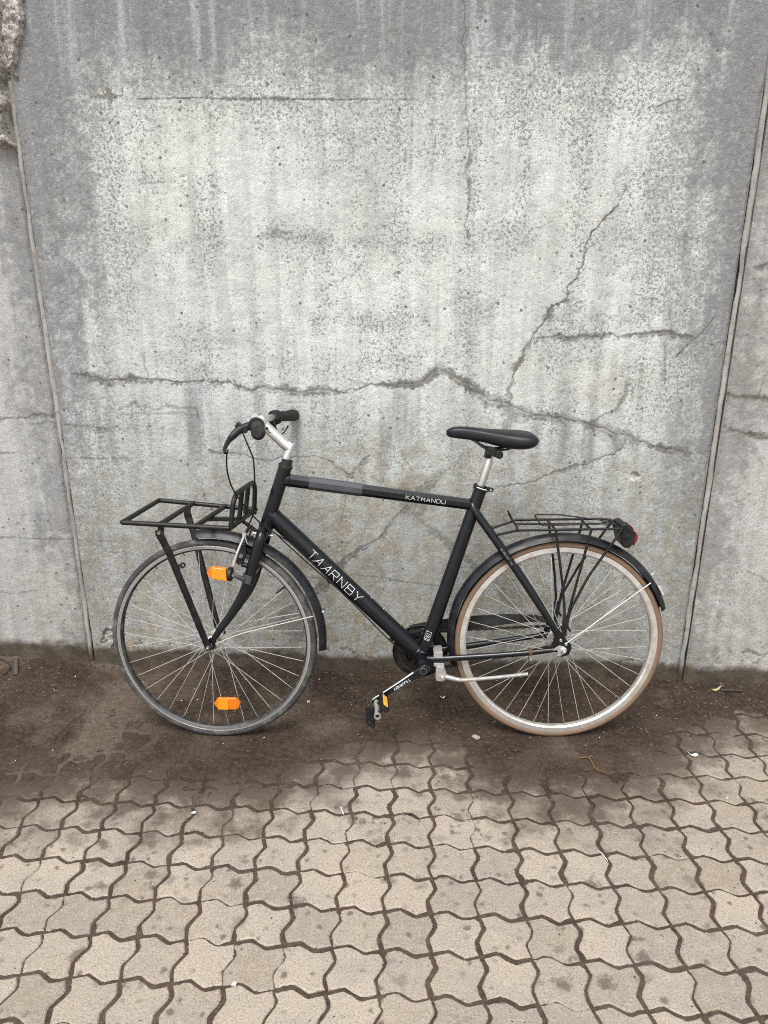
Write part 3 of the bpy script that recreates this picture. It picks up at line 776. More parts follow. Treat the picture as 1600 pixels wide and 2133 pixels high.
    def build(s, name, mat, parent, front=False, smooth=38, bevel=0, mtx=None):
        v = s.v
        if front: v = [STEER @ p for p in v]
        if mtx is not None: v = [mtx @ p for p in v]
        o = mesh_obj(name, v, s.f, mat, parent, smooth=smooth, mi=s.mi)
        # consistent outward normals
        import bmesh
        bm = bmesh.new(); bm.from_mesh(o.data); bmesh.ops.recalc_face_normals(bm, faces=bm.faces); bm.to_mesh(o.data); bm.free()
        if bevel:
            md = o.modifiers.new('bevel', 'BEVEL'); md.width = bevel; md.segments = 2; md.limit_method = 'ANGLE'
        return o

# ------------------------------------------------------------------ frame
fr = MB()
fr.tube([HT1 - AX * .004, HT0 + AX * .004], [.0215, .0195, .0195, .021], 24)
TT0, TT1 = P(-.325, 0, .8875), P(.282, 0, .806)
fr.tube([TT0, TT1], [.0205, .0180], 8, rn=[.0190, .0170], rot=math.pi / 8)
DT0, DT1 = P(-.372, 0, .781), P(.112, 0, .300)
fr.tube([DT0, DT0.lerp(DT1, .08), DT0.lerp(DT1, .92), DT1], [.026, .0275, .0265, .024], 28, rn=[.022, .025, .025, .024])
ST0, ST1 = P(.3005, 0, .863), P(.122, 0, .292)
fr.tube([ST0, ST0.lerp(ST1, .17), ST0.lerp(ST1, .4), ST0.lerp(ST1, .85), ST1], [.0205, .0205, .0215, .0235, .0225], 24)
BB = P(.121, 0, .286)
fr.tube([BB + Vector((0, -.036, 0)), BB + Vector((0, .036, 0))], .0235, 28)
fr.tube([BB + Vector((0, -.043, 0)), BB + Vector((0, -.033, 0))], .0205, 20)
for sg in (1, -1):
    fr.tube(smooth_pts([P(.272, .010 * sg, .815), P(.290, .022 * sg, .778), P(.395, .043 * sg, .633), P(.508, .060 * sg, .466), P(.548, .063 * sg, .402)]), [.0105, .0125, .0125, .0115, .0095], 14)
    fr.tube(smooth_pts([P(.118, .022 * sg, .290), P(.165, .036 * sg, .296), P(.296, .047 * sg, .309), P(.44, .060 * sg, .327), P(.548, .063 * sg, .341)]), [.0135, .0115, .0105, .0095, .0085], 14, rn=[.012, .010, .009, .008, .007])
    fr.prism([(.536, .415), (.556, .412), (.572, .392), (.590, .366), (.600, .347), (.592, .325), (.572, .318), (.545, .325), (.522, .334), (.515, .345), (.535, .356), (.542, .380)], .0595 * sg, .0665 * sg)
# seat stay bridge, chain stay bridge
fr.tube([P(.385, .040, .645), P(.385, -.040, .645)], .006, 10)
fr.tube([P(.222, .042, .302), P(.222, -.042, .302)], .007, 10)
frame = fr.build('frame', K_PAINT, bike, smooth=32)
# weld beads
def weld(c, axis, r, n=30, rr=.0022):
    m = MB(); ax = axis.normalized(); ref = Vector((0, 1, 0)); e = (ref - ax * ref.dot(ax)).normalized(); f = ax.cross(e)
    pts = [c + (e * math.cos(2 * math.pi * k / n) + f * math.sin(2 * math.pi * k / n)) * r for k in range(n + 1)]
    rad = [rr * (1 + .25 * (k % 2)) for k in range(n + 1)]
    m.tube(pts, rad, 6, caps=False); m.build('weld_bead', K_PAINT, frame)
weld(TT0 + (TT1 - TT0).normalized() * .021, TT1 - TT0, .0198); weld(DT0 + (DT1 - DT0).normalized() * .021, DT1 - DT0, .0262)
weld(TT1 - (TT1 - TT0).normalized() * .018, TT1 - TT0, .0182); weld(DT1 - (DT1 - DT0).normalized() * .016, DT1 - DT0, .0252)
weld(ST1 - (ST1 - ST0).normalized() * .020, ST1 - ST0, .0238)
# tape wound round the top tube and the foot of the down tube
d = (TT1 - TT0)
def tube_wrap(p0, p1, q0, q1, r0, r1, seg, name, mat, rot=0, rn=1.0, k=9):
    m = MB(); n = k
    pts = [p0.lerp(p1, q0 + (q1 - q0) * i / (n - 1)) for i in range(n)]
    rad = [(r0 + (r1 - r0) * (q0 + (q1 - q0) * i / (n - 1))) * (1.0 + .012 * (i % 2)) + .0011 for i in range(n)]
    m.tube(pts, rad, seg, rn=[x * rn for x in rad], rot=rot); return m.build(name, mat, frame)
tube_wrap(TT0, TT1, .138, .412, .0208, .0182, 8, 'tape_wrap', K_TAPE, math.pi / 8, .955, 23)
tube_wrap(DT0, DT1, .845, .955, .0268, .0262, 28, 'tape_wrap', K_PAINT, 0, .97, 5)
# headset
m = MB(); m.lathe([(.019, -.004), (.0225, -.003), (.0235, .003), (.0220, .006), (.0185, .007), (.0183, .0095), (.0170, .010), (.0170, .024), (.0135, .0255)], 28, HT0 + AX * .004, AX)
m.build('headset_cup', mat_simple('grimy_steel', (.020, .018, .018), .5, metal=.3, dust=(.06, .035, .025), dusta=.6), frame)
m = MB(); m.lathe([(.019, .004), (.0235, .003), (.0245, -.003), (.0238, -.007), (.0205, -.008), (.0225, -.012), (.022, -.017), (.015, -.018)], 28, HT1 - AX * .002, AX)
m.build('headset_cup', K_BLACK, frame)
# seat clamp
sa = (ST0 - ST1).normalized()
m = MB(); m.lathe([(.0208, -.008), (.0250, -.008), (.0252, .006), (.0205, .006)], 26, ST0, sa, closed=True)
m.box(ST0 + Vector((.0295, -.004, -.006)), (.008, 0, -.002), (0, .008, 0), sa * .0062)
m.build('seat_clamp', K_BLACK, frame, bevel=.0008)
m = MB(); m.tube([ST0 + Vector((.0295, -.0125, -.006)), ST0 + Vector((.0295, -.015, -.006))], .0034, 10); m.build('clamp_bolt', K_ALU, frame)
m = MB(); pts = []
for k in range(9):
    a = R(-38 + 76 * k / 8); pts.append(ST0 + sa * .0 + Vector((math.sin(a) * .0256, -math.cos(a) * .0256, -math.sin(a) * .0256 * .32)))
m.tube(pts, .0016, 6); m.build('clamp_trim', K_WHITE, frame)

# ------------------------------------------------------------------ lettering drawn as strokes on the tubes
GL = {'T': [[(0, 1), (1, 1)], [(.5, 1), (.5, 0)]], 'A': [[(0, 0), (.12, 0), (.92, 1), (1, 0)], [(.40, .36), (.97, .36)]],
      'R': [[(0, 0), (.1, 1), (1, 1), (.95, .5), (.06, .5)], [(.45, .5), (.95, 0)]], 'N': [[(0, 0), (0, 1), (1, 0), (1, 1)]],
      'B': [[(0, 0), (0, 1), (.9, 1), (.92, .54), (0, .54)], [(.92, .54), (1, .48), (1, 0), (0, 0)]], 'Y': [[(0, 1), (.5, .5), (1, 1)], [(.5, .5), (.5, 0)]],
      'K': [[(0, 0), (0, 1)], [(1, 1), (.02, .48), (1, 0)]], 'M': [[(0, 0), (.1, 1), (.5, .35), (.9, 1), (1, 0)]], 'D': [[(0, 0), (0, 1), (.75, 1), (1, .8), (1, .2), (.75, 0), (0, 0)]],
      'U': [[(0, 1), (0, .2), (.15, 0), (.85, 0), (1, .2), (1, 1)]], 'O': [[(0, 0), (0, 1), (1, 1), (1, 0), (0, 0)]], 'C': [[(1, 1), (0, 1), (0, 0), (1, 0)]],
      'S': [[(1, 1), (0, 1), (0, .5), (1, .5), (1, 0), (0, 0)]], 'I': [[(.5, 1), (.5, 0)]], 'a': [[(0, 0), (.45, 1), (.55, 1), (1, 0)], [(.2, .35), (.8, .35)]], 'E': [[(1, 1), (0, 1), (0, 0), (1, 0)], [(0, .5), (.8, .5)]]}
def strokes(text, w, h, gap, sw, place, name, mat, parent, front=False, widths=None):
    """place(x, y) -> point on the surface; ribbons of width sw"""
    m = MB(); x0 = 0
    for ci, ch in enumerate(text):
        cw = w * ((widths or {}).get(ch, 1.0))
        for line in GL.get(ch, []):
            pl = [(x0 + px * cw, (py - .5) * h) for px, py in line]
            for (xa, ya), (xb, yb) in zip(pl[:-1], pl[1:]):
                L = math.hypot(xb - xa, yb - ya); 
                if L < 1e-6: continue
                dx, dy = (xb - xa) / L, (yb - ya) / L
                xa_, ya_, xb_, yb_ = xa - dx * sw * .5, ya - dy * sw * .5, xb + dx * sw * .5, yb + dy * sw * .5
                ns = max(1, int(L / .005)); b = len(m.v)
                for k in range(ns + 1):
                    t = k / ns; cx, cy = xa_ + (xb_ - xa_) * t, ya_ + (yb_ - ya_) * t
                    m.v.append(place(cx - dy * sw / 2, cy + dx * sw / 2)); m.v.append(place(cx + dy * sw / 2, cy - dx * sw / 2))
                for k in range(ns): m.face((b + 2 * k, b + 2 * k + 1, b + 2 * k + 3, b + 2 * k + 2))
        x0 += cw + (gap if ch != 'T' or gap < .006 else gap * .15)
    return m.build(name, mat, parent, front=front), x0
def on_tube(p0, p1, start, r, lift=.0006, phi0=0.0):
    t = (p1 - p0).normalized(); nn = Vector((0, -1, 0)); up = t.cross(nn)
    if up.z < 0: up = -up
    def f(x, y):
        a = y / r + phi0
        return p0 + t * (start + x) + nn * (math.cos(a) * (r + lift)) + up * (math.sin(a) * (r + lift))
    return f
L_dt = (DT1 - DT0).length
strokes('TAARNBY', .0252, .0275, .0100, .0018, on_tube(DT0, DT1, .182, .0268, phi0=.10), 'lettering', K_WHITE, frame, widths={'T': .85})
def on_flat(p0, p1, start, off, up0=0.0):
    t = (p1 - p0).normalized(); nn = Vector((0, -1, 0)); up = t.cross(nn); up = up if up.z > 0 else -up
    return lambda x, y: p0 + t * (start + x) + nn * off + up * (y + up0)
strokes('KaTMaNDU', .0120, .0115, .0042, .0012, on_flat(TT0, TT1, .392, .0176, .0), 'lettering', K_WHITE, frame)
strokes('SI', .006, .010, .003, .0013, on_tube(ST1, ST0, .075, .0236, phi0=.35), 'sticker', K_WHITE, frame)
fs = on_tube(ST1, ST0, .065, .0236, phi0=.35); m = MB()
for (x0, y0, x1, y1) in ((0, -.009, 0, .009), (.030, -.009, .030, .009), (.004, -.009, .004, .009), (0, -.009, .030, -.009), (0, .009, .030, .009)):
    m.tube([fs(x0 + (x1 - x0) * k / 4, y0 + (y1 - y0) * k / 4) for k in range(5)], .0006, 4)
m.build('sticker_border', K_WHITE, frame)
# small worn print on the head tube and on the seat stay
fh = on_tube(HT1, HT0, .075, .0205, phi0=-.75); strokes('NN', .008, .006, .004, .0013, fh, 'worn_decal', K_WHITE, frame)
sA, sB = P(.363, .038, .677), P(.435, .050, .575)
strokes('SCANDINaVIaN', .0036, .0042, .0018, .0005, on_tube(sA, sB, 0, .0135, .0007), 'small_print', mat_simple('grey_print', (.35, .35, .35), .5), frame)

# ------------------------------------------------------------------ fork
m = MB()
m.tube([HT1 - AX * .045, HT1 - AX * .012], .0155, 20)
for sg in (1, -1):
    m.tube(smooth_pts([P(-.388, .002 * sg, .722), P(-.389, .022 * sg, .724), P(-.391, .038 * sg, .714), P(-.394, .046 * sg, .700)]), [.015, .0165, .0172, .0165], 16)
    m.tube(smooth_pts([P(-.3895, .040 * sg, .716), P(-.394, .046 * sg, .698), P(-.414, .050 * sg, .635), P(-.446, .050 * sg, .535), P(-.488, .050 * sg, .463), P(-.535, .051 * sg, .398), P(-.560, .052 * sg, .360)], 5),
           [.0150, .0172, .0178, .0174, .0160, .0135, .0108, .0092], 18, rn=[.0140, .0140, .0125, .0115, .0105, .0095, .0085, .0075])
    m.prism([(-.568, .372), (-.550, .366), (-.545, .352), (-.552, .338), (-.566, .330), (-.582, .334), (-.586, .348)], .0495 * sg, .0550 * sg)
fork = m.build('fork', K_PAINT, bike, front=True)
m = MB(); m.tube([P(-.541, .056, .357), P(-.541, .066, .357)], .0055, 10); m.build('eyelet_bolt', K_CAST, fork, front=True)
m = MB(); m.tube([P(-.377, .0, .706), P(-.362, .0, .704)], .004, 10); m.build('crown_bolt', K_ALUB, fork, front=True)
m = MB(); m.tube([P(-.412, .004, .712), P(-.424, .006, .713)], .0045, 10); m.build('crown_bolt', K_ALUB, fork, front=True)

# ------------------------------------------------------------------ wheels
def make_wheel(center, mtx, rimmats, tyremats, dark, hub_r, flange, label=None):
    w = MB()
    ri = .3075 if dark else .3030
    prof = [(.3245, -.0122), (.3262, -.0105), (.3230, -.0085), (.3210, 0), (.3230, .0085), (.3262, .0105), (.3245, .0122), (ri + .007, .0128), (ri + .0015, .0085), (ri, 0), (ri + .0015, -.0085), (ri + .007, -.0128)]
    mats = [1, 1, 0, 0, 1, 1, 1, 0, 0, 0, 0, 1]
    if not dark: mats = [0] * 12
    w.lathe(prof, 120, closed=True, mats=mats)
    wheel = w.build('wheel', rimmats, bike, smooth=40)
    wheel.matrix_local = mtx @ Matrix.Translation(center)
    # tyre
    t = MB(); sec = []; mm = []
    for k in range(20):
        a = -R(150) + R(300) * k / 19
        sec.append((.3325 + .0125 * math.cos(a), .0146 * math.sin(a)))
        am = abs(a + R(300) / 38)
        mm.append(0 if am < R(46) else 1)
    t.lathe(sec, 120, mats=mm)
    ty = t.build('tyre', tyremats, wheel, smooth=60)
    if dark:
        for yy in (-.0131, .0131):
            e = MB(); e.lathe([(.3222, yy - .0006), (.3240, yy - .0006), (.3240, yy + .0006), (.3222, yy + .0006)], 120, closed=True); e.build('rim_edge_highlight', K_ALUB, wheel)  # thin bright ring drawn in for the highlight along the rim edge
    # hub
    h = MB(); f = flange
    h.lathe([(.004, -.064), (.0075, -.064), (.0075, -f - .010), (.014, -f - .008), (hub_r + .004, -f - .002), (hub_r + .004, -f + .001), (.0125, -f + .006), (.0115, 0), (.0125, f - .006), (hub_r + .004, f - .001), (hub_r + .004, f + .002), (.014, f + .008), (.0075, f + .010), (.0075, .064), (.004, .064)], 28)
    h.build('hub', K_ALU, wheel)
    # spokes: 36, crossed three times, four shared meshes
    base = {}
    for side in (1, -1):
        for lead in (1, -1):
            s = MB(); ha = R(58) * lead
            p0 = Vector((math.cos(ha) * hub_r, side * (f + .0018 * lead), math.sin(ha) * hub_r)); p1 = Vector((ri + .003, side * .003, 0))
            s.tube([p0, p1 - (p1 - p0).normalized() * .012], .00100, 5)
            s.tube([p1 - (p1 - p0).normalized() * .013, p1], .0016, 6, m=1)
            base[side, lead] = s
    first = {}
    for k in range(36):
        side = 1 if k % 2 else -1; lead = 1 if (k // 2) % 2 else -1
        ang = 2 * math.pi * k / 36 + R(3)
        if (side, lead) not in first:
            o = base[side, lead].build('spoke', [K_SPOKE, K_DULL], wheel); first[side, lead] = o
        else:
            o = first[side, lead].copy(); COL.objects.link(o); o.parent = wheel
        o.rotation_euler = (0, ang, 0)
    v = MB(); v.tube([(.305, 0, 0), (.270, 0, 0)], [.0032, .0028, .0028, .0024], 8); o = v.build('valve', K_BLACK, wheel); o.rotation_euler = (0, R(-38 if dark else 160), 0)
    if label: wheel['label'] = label
    return wheel
I4 = Matrix.Identity(4)
fw = make_wheel(Vector((-WB2, 0, WR)), STEER, [K_RIMD, K_TRACK], [K_TYRE_F, K_TYRE_F], True, .020, .030, 'front wheel with dark rim and dusty black tyre')
rw = make_wheel(Vector((WB2, 0, WR)), I4, [K_RIM, K_RIM], [K_TYRE, K_TAN], False, .026, .028, 'rear wheel with silver rim and tan tyre wall')
# spoke reflector on the front wheel
m = MB(); cx, cz = -.529 + WB2, .127 - WR
hexa = [(-.045, .0), (-.031, .0195), (.031, .0205), (.045, .004), (.040, -.012), (.030, -.0195), (-.031, -.0195)]
b = len(m.v)
for yy in (-.026, -.012):
    for x, z in hexa: m.v.append(Vector((cx + x, yy, cz + z)))
n = len(hexa)
for k in range(n): m.face((k, (k + 1) % n, n + (k + 1) % n, n + k), 0)
m.face(range(n), 0); m.face(range(n, 2 * n), 0)
m.build('spoke_reflector', K_AMBER_SHADED, fw, bevel=.0015)
m = MB(); m.box((cx - .013, -.0268, cz), (.0165, 0, 0), (0, .001, 0), (0, 0, .0188)); m.build('reflector_facet', K_AMBER, fw)
# axle nuts
m = MB(); m.lathe([(.0001, -.0135), (.006, -.0125), (.0095, -.008), (.0105, -.002), (.0125, -.001), (.0125, .003), (.0001, .003)], 18, P(-WB2, .060, WR)); K_NUT = mat_simple('dark_axle_nut', (.10, .098, .095), .4, metal=.6, dust=(.06, .05, .045), dusta=.6); m.build('axle_nut', K_NUT, bike, front=True)
m = MB(); m.lathe([(.0001, .0135), (.006, .0125), (.0105, .002), (.0125, -.003), (.0001, -.003)], 18, P(-WB2, -.060, WR)); m.build('axle_nut', K_NUT, bike, front=True)
m = MB(); m.lathe([(.0001, -.006), (.0035, -.0055), (.0045, -.002), (.0045, .003)], 14, P(-WB2, .0735, WR)); m.build('axle_end', K_ALUB, bike, front=True)
m = MB(); m.lathe([(.0001, -.019), (.005, -.0175), (.0068, -.013), (.0075, -.004), (.011, -.003), (.011, .004), (.0001, .004)], 18, P(WB2 + .002, .074, WR)); m.build('axle_nut', K_ALUB, bike)
m = MB(); m.prism([(.575, .356), (.560, .360), (.546, .351), (.538, .342), (.552, .344), (.557, .334), (.551, .324), (.560, .322), (.575, .330)], .069, .073); m.build('axle_tab', K_CAST, bike, bevel=.001)
m = MB(); m.disc(P(.578, .056, .346), (0, 1, 0), .024, .004, 26); m.build('hub_dust_cap', K_PLAST, bike)
for a_, h_ in ((.563, .377), (.580, .364)):
    m = MB(); m.tube([P(a_, .066, h_), P(a_, .071, h_)], .0042, 12, hollow=True); m.build('dropout_bolt', K_ALUB, bike)
# coaster brake arm and its rusty clip
m = MB(); m.prism([(.575, .334), (.560, .318), (.53, .309), (.475, .309), (.463, .314), (.463, .322), (.50, .326), (.545, .336)], .068, .071); m.build('brake_arm', K_DULL, bike, bevel=.0008)
m = MB(); m.tube([P(.463, .058, .331), P(.474, .058, .332)], .0125, 14, rn=.0125); m.box(P(.468, .066, .316), (.006, 0, 0), (0, .003, 0), (0, 0, .010)); m.build('brake_arm_clip', K_RUST, bike)
m = MB(); m.tube([P(.469, .069, .311), P(.469, .074, .311)], .0036, 10); m.build('clip_bolt', K_ALUB, bike)

# ------------------------------------------------------------------ mudguards
def mudguard(center, rfun, a0, a1, front, label):
    m = MB(); S = 9; n = 70
    for k in range(n + 1):
        t = k / n; a = R(a0 + (a1 - a0) * t); r = rfun(t)
        tipw = 1.0 if 0.012 < t < .985 else .82
        for s in range(S):
            q = -1 + 2 * s / (S - 1)
            y = .0265 * q * tipw; dr = -.0205 * abs(q) ** 2.3
            m.v.append(Vector((center.x + math.cos(a) * (r + dr), y, center.z + math.sin(a) * (r + dr))))
    off = len(m.v)
    for k in range(n + 1):                                   # inner skin
        t = k / n; a = R(a0 + (a1 - a0) * t); r = rfun(t)
        tipw = 1.0 if 0.012 < t < .985 else .82
        for s in range(S):
            q = -1 + 2 * s / (S - 1)
            m.v.append(Vector((center.x + math.cos(a) * (r + -.0205 * abs(q) ** 2.3 - .0014), .0250 * q * tipw, center.z + math.sin(a) * (r - .0205 * abs(q) ** 2.3 - .0014))))
    for k in range(n):
        for s in range(S - 1):
            i = k * S + s
            m.face((i, i + 1, i + S + 1, i + S)); m.face((off + i, off + i + S, off + i + S + 1, off + i + 1))
        for s in (0, S - 1): m.face((k * S + s, (k + 1) * S + s, off + (k + 1) * S + s, off + k * S + s))
    for k in (0, n):
        for s in range(S - 1): m.face((k * S + s, k * S + s + 1, off + k * S + s + 1, off + k * S + s))
    o = m.build('mudguard', K_GUARD, bike, front=front, smooth=50)
    o['label'] = label
    return o
fg = mudguard(P(-WB2, 0, WR), lambda t: float(np.interp(t, [0, .2, .55, .8, 1], [.376, .378, .384, .380, .376])), 98, -3.5, True, 'front mudguard ending behind the down tube')
rg = mudguard(P(WB2, 0, WR), lambda t: float(np.interp(t, [0, .2, .5, .8, 1], [.366, .371, .371, .375, .362])), 19, 193, False, 'rear mudguard with a white reflective patch')
# stays of plain wire
for sg in (1, -1):
    m = MB(); m.tube(rounded([P(-.541, .064 * sg, .358), P(-.470, .056 * sg, .389), P(-.232, .029 * sg, .446)], .03), .0017, 7); m.build('mudguard_stay', K_SPOKE, fg, front=True)
    m = MB(); m.tube([P(.578, .071 * sg, .364), P(.850, .030 * sg, .558)], .0017, 7); m.build('mudguard_stay', K_SPOKE, rg)
m = MB(); m.tube([P(-.206, .003, .452), P(-.2005, .003, .4535)], .003, 8); m.build('stay_bolt', K_ALUB, fg, front=True)
m = MB(); m.tube([P(.858, .004, .577), P(.866, .004, .583)], .003, 8); m.build('stay_bolt', K_ALUB, rg)
m = MB(); cc = P(WB2, 0, WR)
for k in range(5):
    a = R(26.5 + 6.0 * k / 4); rr = .3725 + .0012
    for y in (-.0155, -.005, .005): m.v.append(Vector((cc.x + math.cos(a) * (rr - .0205 * abs(y / .0265) ** 2.3), y, cc.z + math.sin(a) * (rr - .0205 * abs(y / .0265) ** 2.3))))
for k in range(4):
    for s in range(2): m.face((k * 3 + s, k * 3 + s + 1, k * 3 + s + 4, k * 3 + s + 3))
m.build('reflective_patch', K_WHITE, rg)

# ------------------------------------------------------------------ chain guard, chain, crank, pedal
m = MB()
cg = P(.117, -.058, .287)
m.lathe([(.0001, 0), (.060, 0), (.068, .004), (.086, .004), (.092, .000), (.094, -.010), (.0925, -.012), (.090, .0015), (.086, .0055), (.068, .0055), (.060, .0015), (.0001, .0015)], 64, cg)
top = [(.08, .375), (.12, .384), (.20, .398), (.30, .410), (.40, .416), (.50, .414), (.555, .404), (.58, .392)]
bot = [(.58, .380), (.555, .384), (.50, .390), (.40, .380), (.30, .362), (.20, .350), (.12, .345), (.08, .34)]
m.prism(top + bot, -.0615, -.0580)
cgo = m.build('chain_guard', mat_simple('dusty_chain_guard', (.016, .0155, .0155), .6, spec=.3, dust=(.06, .055, .05), dusta=.55, dscale=20), bike, smooth=30)
m = MB(); m.box(P(.135, -.046, .352), (.014, 0, .003), (0, .002, 0), (-.003, 0, .020)); m.build('guard_bracket', K_RUST, cgo)
m = MB()
for k in range(38):
    a = 2 * math.pi * k / 38
    m.box(P(.121 + math.cos(a) * .0735, -.047, .286 + math.sin(a) * .0735), Vector((math.cos(a), 0, math.sin(a))) * .003, (0, .001, 0), Vector((-math.sin(a), 0, math.cos(a))) * .0025)
m.lathe([(.055, -.001), (.072, -.001), (.072, .001), (.055, .001)], 48, P(.121, -.047, .286), closed=True)
for k in range(5):
    a = 2 * math.pi * k / 5 + .3; m.box(P(.121 + math.cos(a) * .035, -.047, .286 + math.sin(a) * .035), Vector((math.cos(a), 0, math.sin(a))) * .026, (0, .0012, 0), Vector((-math.sin(a), 0, math.cos(a))) * .008)
m.build('chainring', K_BLACK, bike)
m = MB()
for k in range(18):
    a = 2 * math.pi * k / 18
    m.box(P(WB2 + math.cos(a) * .034, -.047, WR + math.sin(a) * .034), Vector((math.cos(a), 0, math.sin(a))) * .004, (0, .001, 0), Vector((-math.sin(a), 0, math.cos(a))) * .0025)
m.lathe([(.015, -.001), (.032, -.001), (.032, .001), (.015, .001)], 30, P(WB2, -.047, WR), closed=True); m.build('sprocket', K_CHAIN, bike)
m = MB()
loop = []
for a in np.linspace(R(98), R(262), 30): loop.append((.121 + math.cos(a) * .076, .286 + math.sin(a) * .076))
loop += [(.10 + (.57 - .10) * t, .2105 + (.3085 - .2105) * t - .004 * math.sin(math.pi * t)) for t in np.linspace(.06, .97, 44)]
for a in np.linspace(R(-80), R(95), 12): loop.append((WB2 + math.cos(a) * .036, WR + math.sin(a) * .036))
loop += [(.566 + (.11 - .566) * t, .381 + (.362 - .381) * t - .003 * math.sin(math.pi * t)) for t in np.linspace(.03, .98, 44)]
lp_ = np.array(loop + [loop[0]]); seg = np.r_[0, np.cumsum(np.hypot(*np.diff(lp_, axis=0).T))]; nl = int(seg[-1] / .0127)
for k in range(nl):
    s0, s1 = seg[-1] * k / nl, seg[-1] * (k + 1) / nl
    p = np.array([np.interp(s0, seg, lp_[:, 0]), np.interp(s0, seg, lp_[:, 1])]); q = np.array([np.interp(s1, seg, lp_[:, 0]), np.interp(s1, seg, lp_[:, 1])])
    t = q - p; L = np.hypot(*t); t /= L + 1e-9; c = (p + q) / 2; wy = .0042 if k % 2 else .0030
    m.box(P(c[0], -.047, c[1]), Vector((t[0], 0, t[1])) * (L * .52), (0, wy, 0), Vector((-t[1], 0, t[0])) * (.0043 if k % 2 else .0034))
m.build('chain', K_CHAIN, bike)

CA, CE = P(.1215, .086, .2815), P(-.033, .094, .1775)
m = MB(); dv = (CE - CA).normalized(); up = dv.cross(Vector((0, 1, 0))).normalized()
stn = [(-.016, .016, .011), (0, .0175, .012), (.03, .0155, .0105), (.09, .0125, .0085), (.15, .0115, .0075), (.178, .0120, .0075), (.192, .0105, .007), (.199, .005, .005)]
stn = [(-.021, .008, .008)] + stn
for d_, hw, th in stn:
    c = CA + dv * d_
    for y, z in ((-th, -hw * .76), (-th, hw * .76), (-th * .55, hw), (th, hw * .9), (th, -hw * .9), (-th * .55, -hw)): m.v.append(c + Vector((0, y, 0)) + up * z)
for k in range(len(stn) - 1):
    for s in range(6):
        # bevelled upper and lower flank towards the pedal is bare metal
        bare = s in (1, 5) and k >= 3
        m.face((k * 6 + s, k * 6 + (s + 1) % 6, (k + 1) * 6 + (s + 1) % 6, (k + 1) * 6 + s), 1 if bare else 0)
m.face(range(6), 0); m.face(range(len(m.v) - 6, len(m.v)), 0)
crank = m.build('crank_arm', [K_PAINT, K_ALUB], bike, smooth=35, bevel=.001)
m = MB(); m.tube([CA + Vector((0, .05, 0)), CA + Vector((0, .008, 0))], .0165, 22); m.build('bottom_bracket_axle', K_PLAST, bike)
m = MB(); m.lathe([(.0001, -.0015), (.0075, -.0015), (.009, -.004), (.0098, -.004), (.0098, .002)], 22, CA + Vector((0, -.0115, 0))); m.build('crank_bolt_cap', K_PLAST, crank)
m = MB(); m.lathe([(.0098, -.0015), (.0108, -.0015), (.0108, .001), (.0098, .001)], 26, CA + Vector((0, -.0128, 0)), closed=True); m.build('cap_ring', K_ALU, crank)
cplace = lambda x, y: CA + dv * (.052 + x) + Vector((0, -.0128 + .004 * ((.052 + x) / .19), 0)) + up * y
strokes('TaaRNBY', .0068, .0085, .0024, .0013, cplace, 'crank_lettering', K_WHITE, crank)
# pedal
m = MB(); PE = CE + Vector((.004, -.010, -.001)); PO = P(-.024, .190, .170)
m.tube([PE, PE.lerp(PO, .15), PE.lerp(PO, .3), PE.lerp(PO, .7), PE.lerp(PO, .86), PO], [.0085, .0095, .0075, .0080, .0105, .0110], 16, hollow=True)
pedal = m.build('pedal', K_CAST, bike)
pd = Vector((.64, 0, .77)).normalized(); pn = Vector((.77, 0, -.64)); pc = PE.lerp(PO, .55); py = (PO - PE).normalized()
for sg in (1, -1):
    m = MB(); c = pc + pd * (.034 * sg)
    m.box(c, py * .044, pn * .0125, pd * .0065); cage = m.build('pedal_cage', K_PLAST, pedal, bevel=.002)
    teeth = MB()
    for k in range(12): teeth.box(c + py * (-.040 + .0072 * k) + pn * .0130 - pd * .0, py * .0016, pn * .0012, pd * .0060); teeth.box(c + py * (-.040 + .0072 * k) - pn * .0130, py * .0016, pn * .0012, pd * .0060)
    teeth.build('cage_teeth', K_PLAST, pedal)
    m = MB(); m.box(c + pd * (.0068 * sg), py * .029, pn * .0085, pd * .0012); m.build('pedal_reflector', K_YELL, pedal, bevel=.0006)
for t in (.25, .85):
    m = MB(); c = PE.lerp(PO, t); m.box(c, py * .004, pn * .005, pd * .030); m.build('pedal_web', K_PLAST, pedal, bevel=.001)

# ------------------------------------------------------------------ kickstand
m = MB(); m.box(P(.172, .014, .3185), (.0145, 0, 0), (0, .030, 0), (0, 0, .004)); m.box(P(.172, .040, .313), (.0145, 0, 0), (0, .0045, 0), (0, 0, .011))
m.box(P(.175, .016, .279), (.017, 0, 0), (0, .032, 0), (0, 0, .0055))
m.prism([(.166, .276), (.190, .276), (.200, .250), (.199, .232), (.190, .222), (.168, .224), (.164, .235)], .020, .052)
ks = m.build('kickstand', K_CAST, bike, bevel=.0018)
m = MB(); m.tube([P(.186, .051, .239), P(.186, .057, .239)], .0062, 14, hollow=True); m.build('pivot_bolt', K_ALUB, ks)
m = MB(); m.tube(smooth_pts([P(.192, .044, .239), P(.215, .050, .235), P(.245, .058, .232), P(.275, .066, .237), P(.36, .080, .252), P(.459, .092, .270)]), [.0088, .0082, .0072, .0066, .0063, .0060, .0058], 12, hollow=True); m.build('stand_leg', K_CAST, ks)

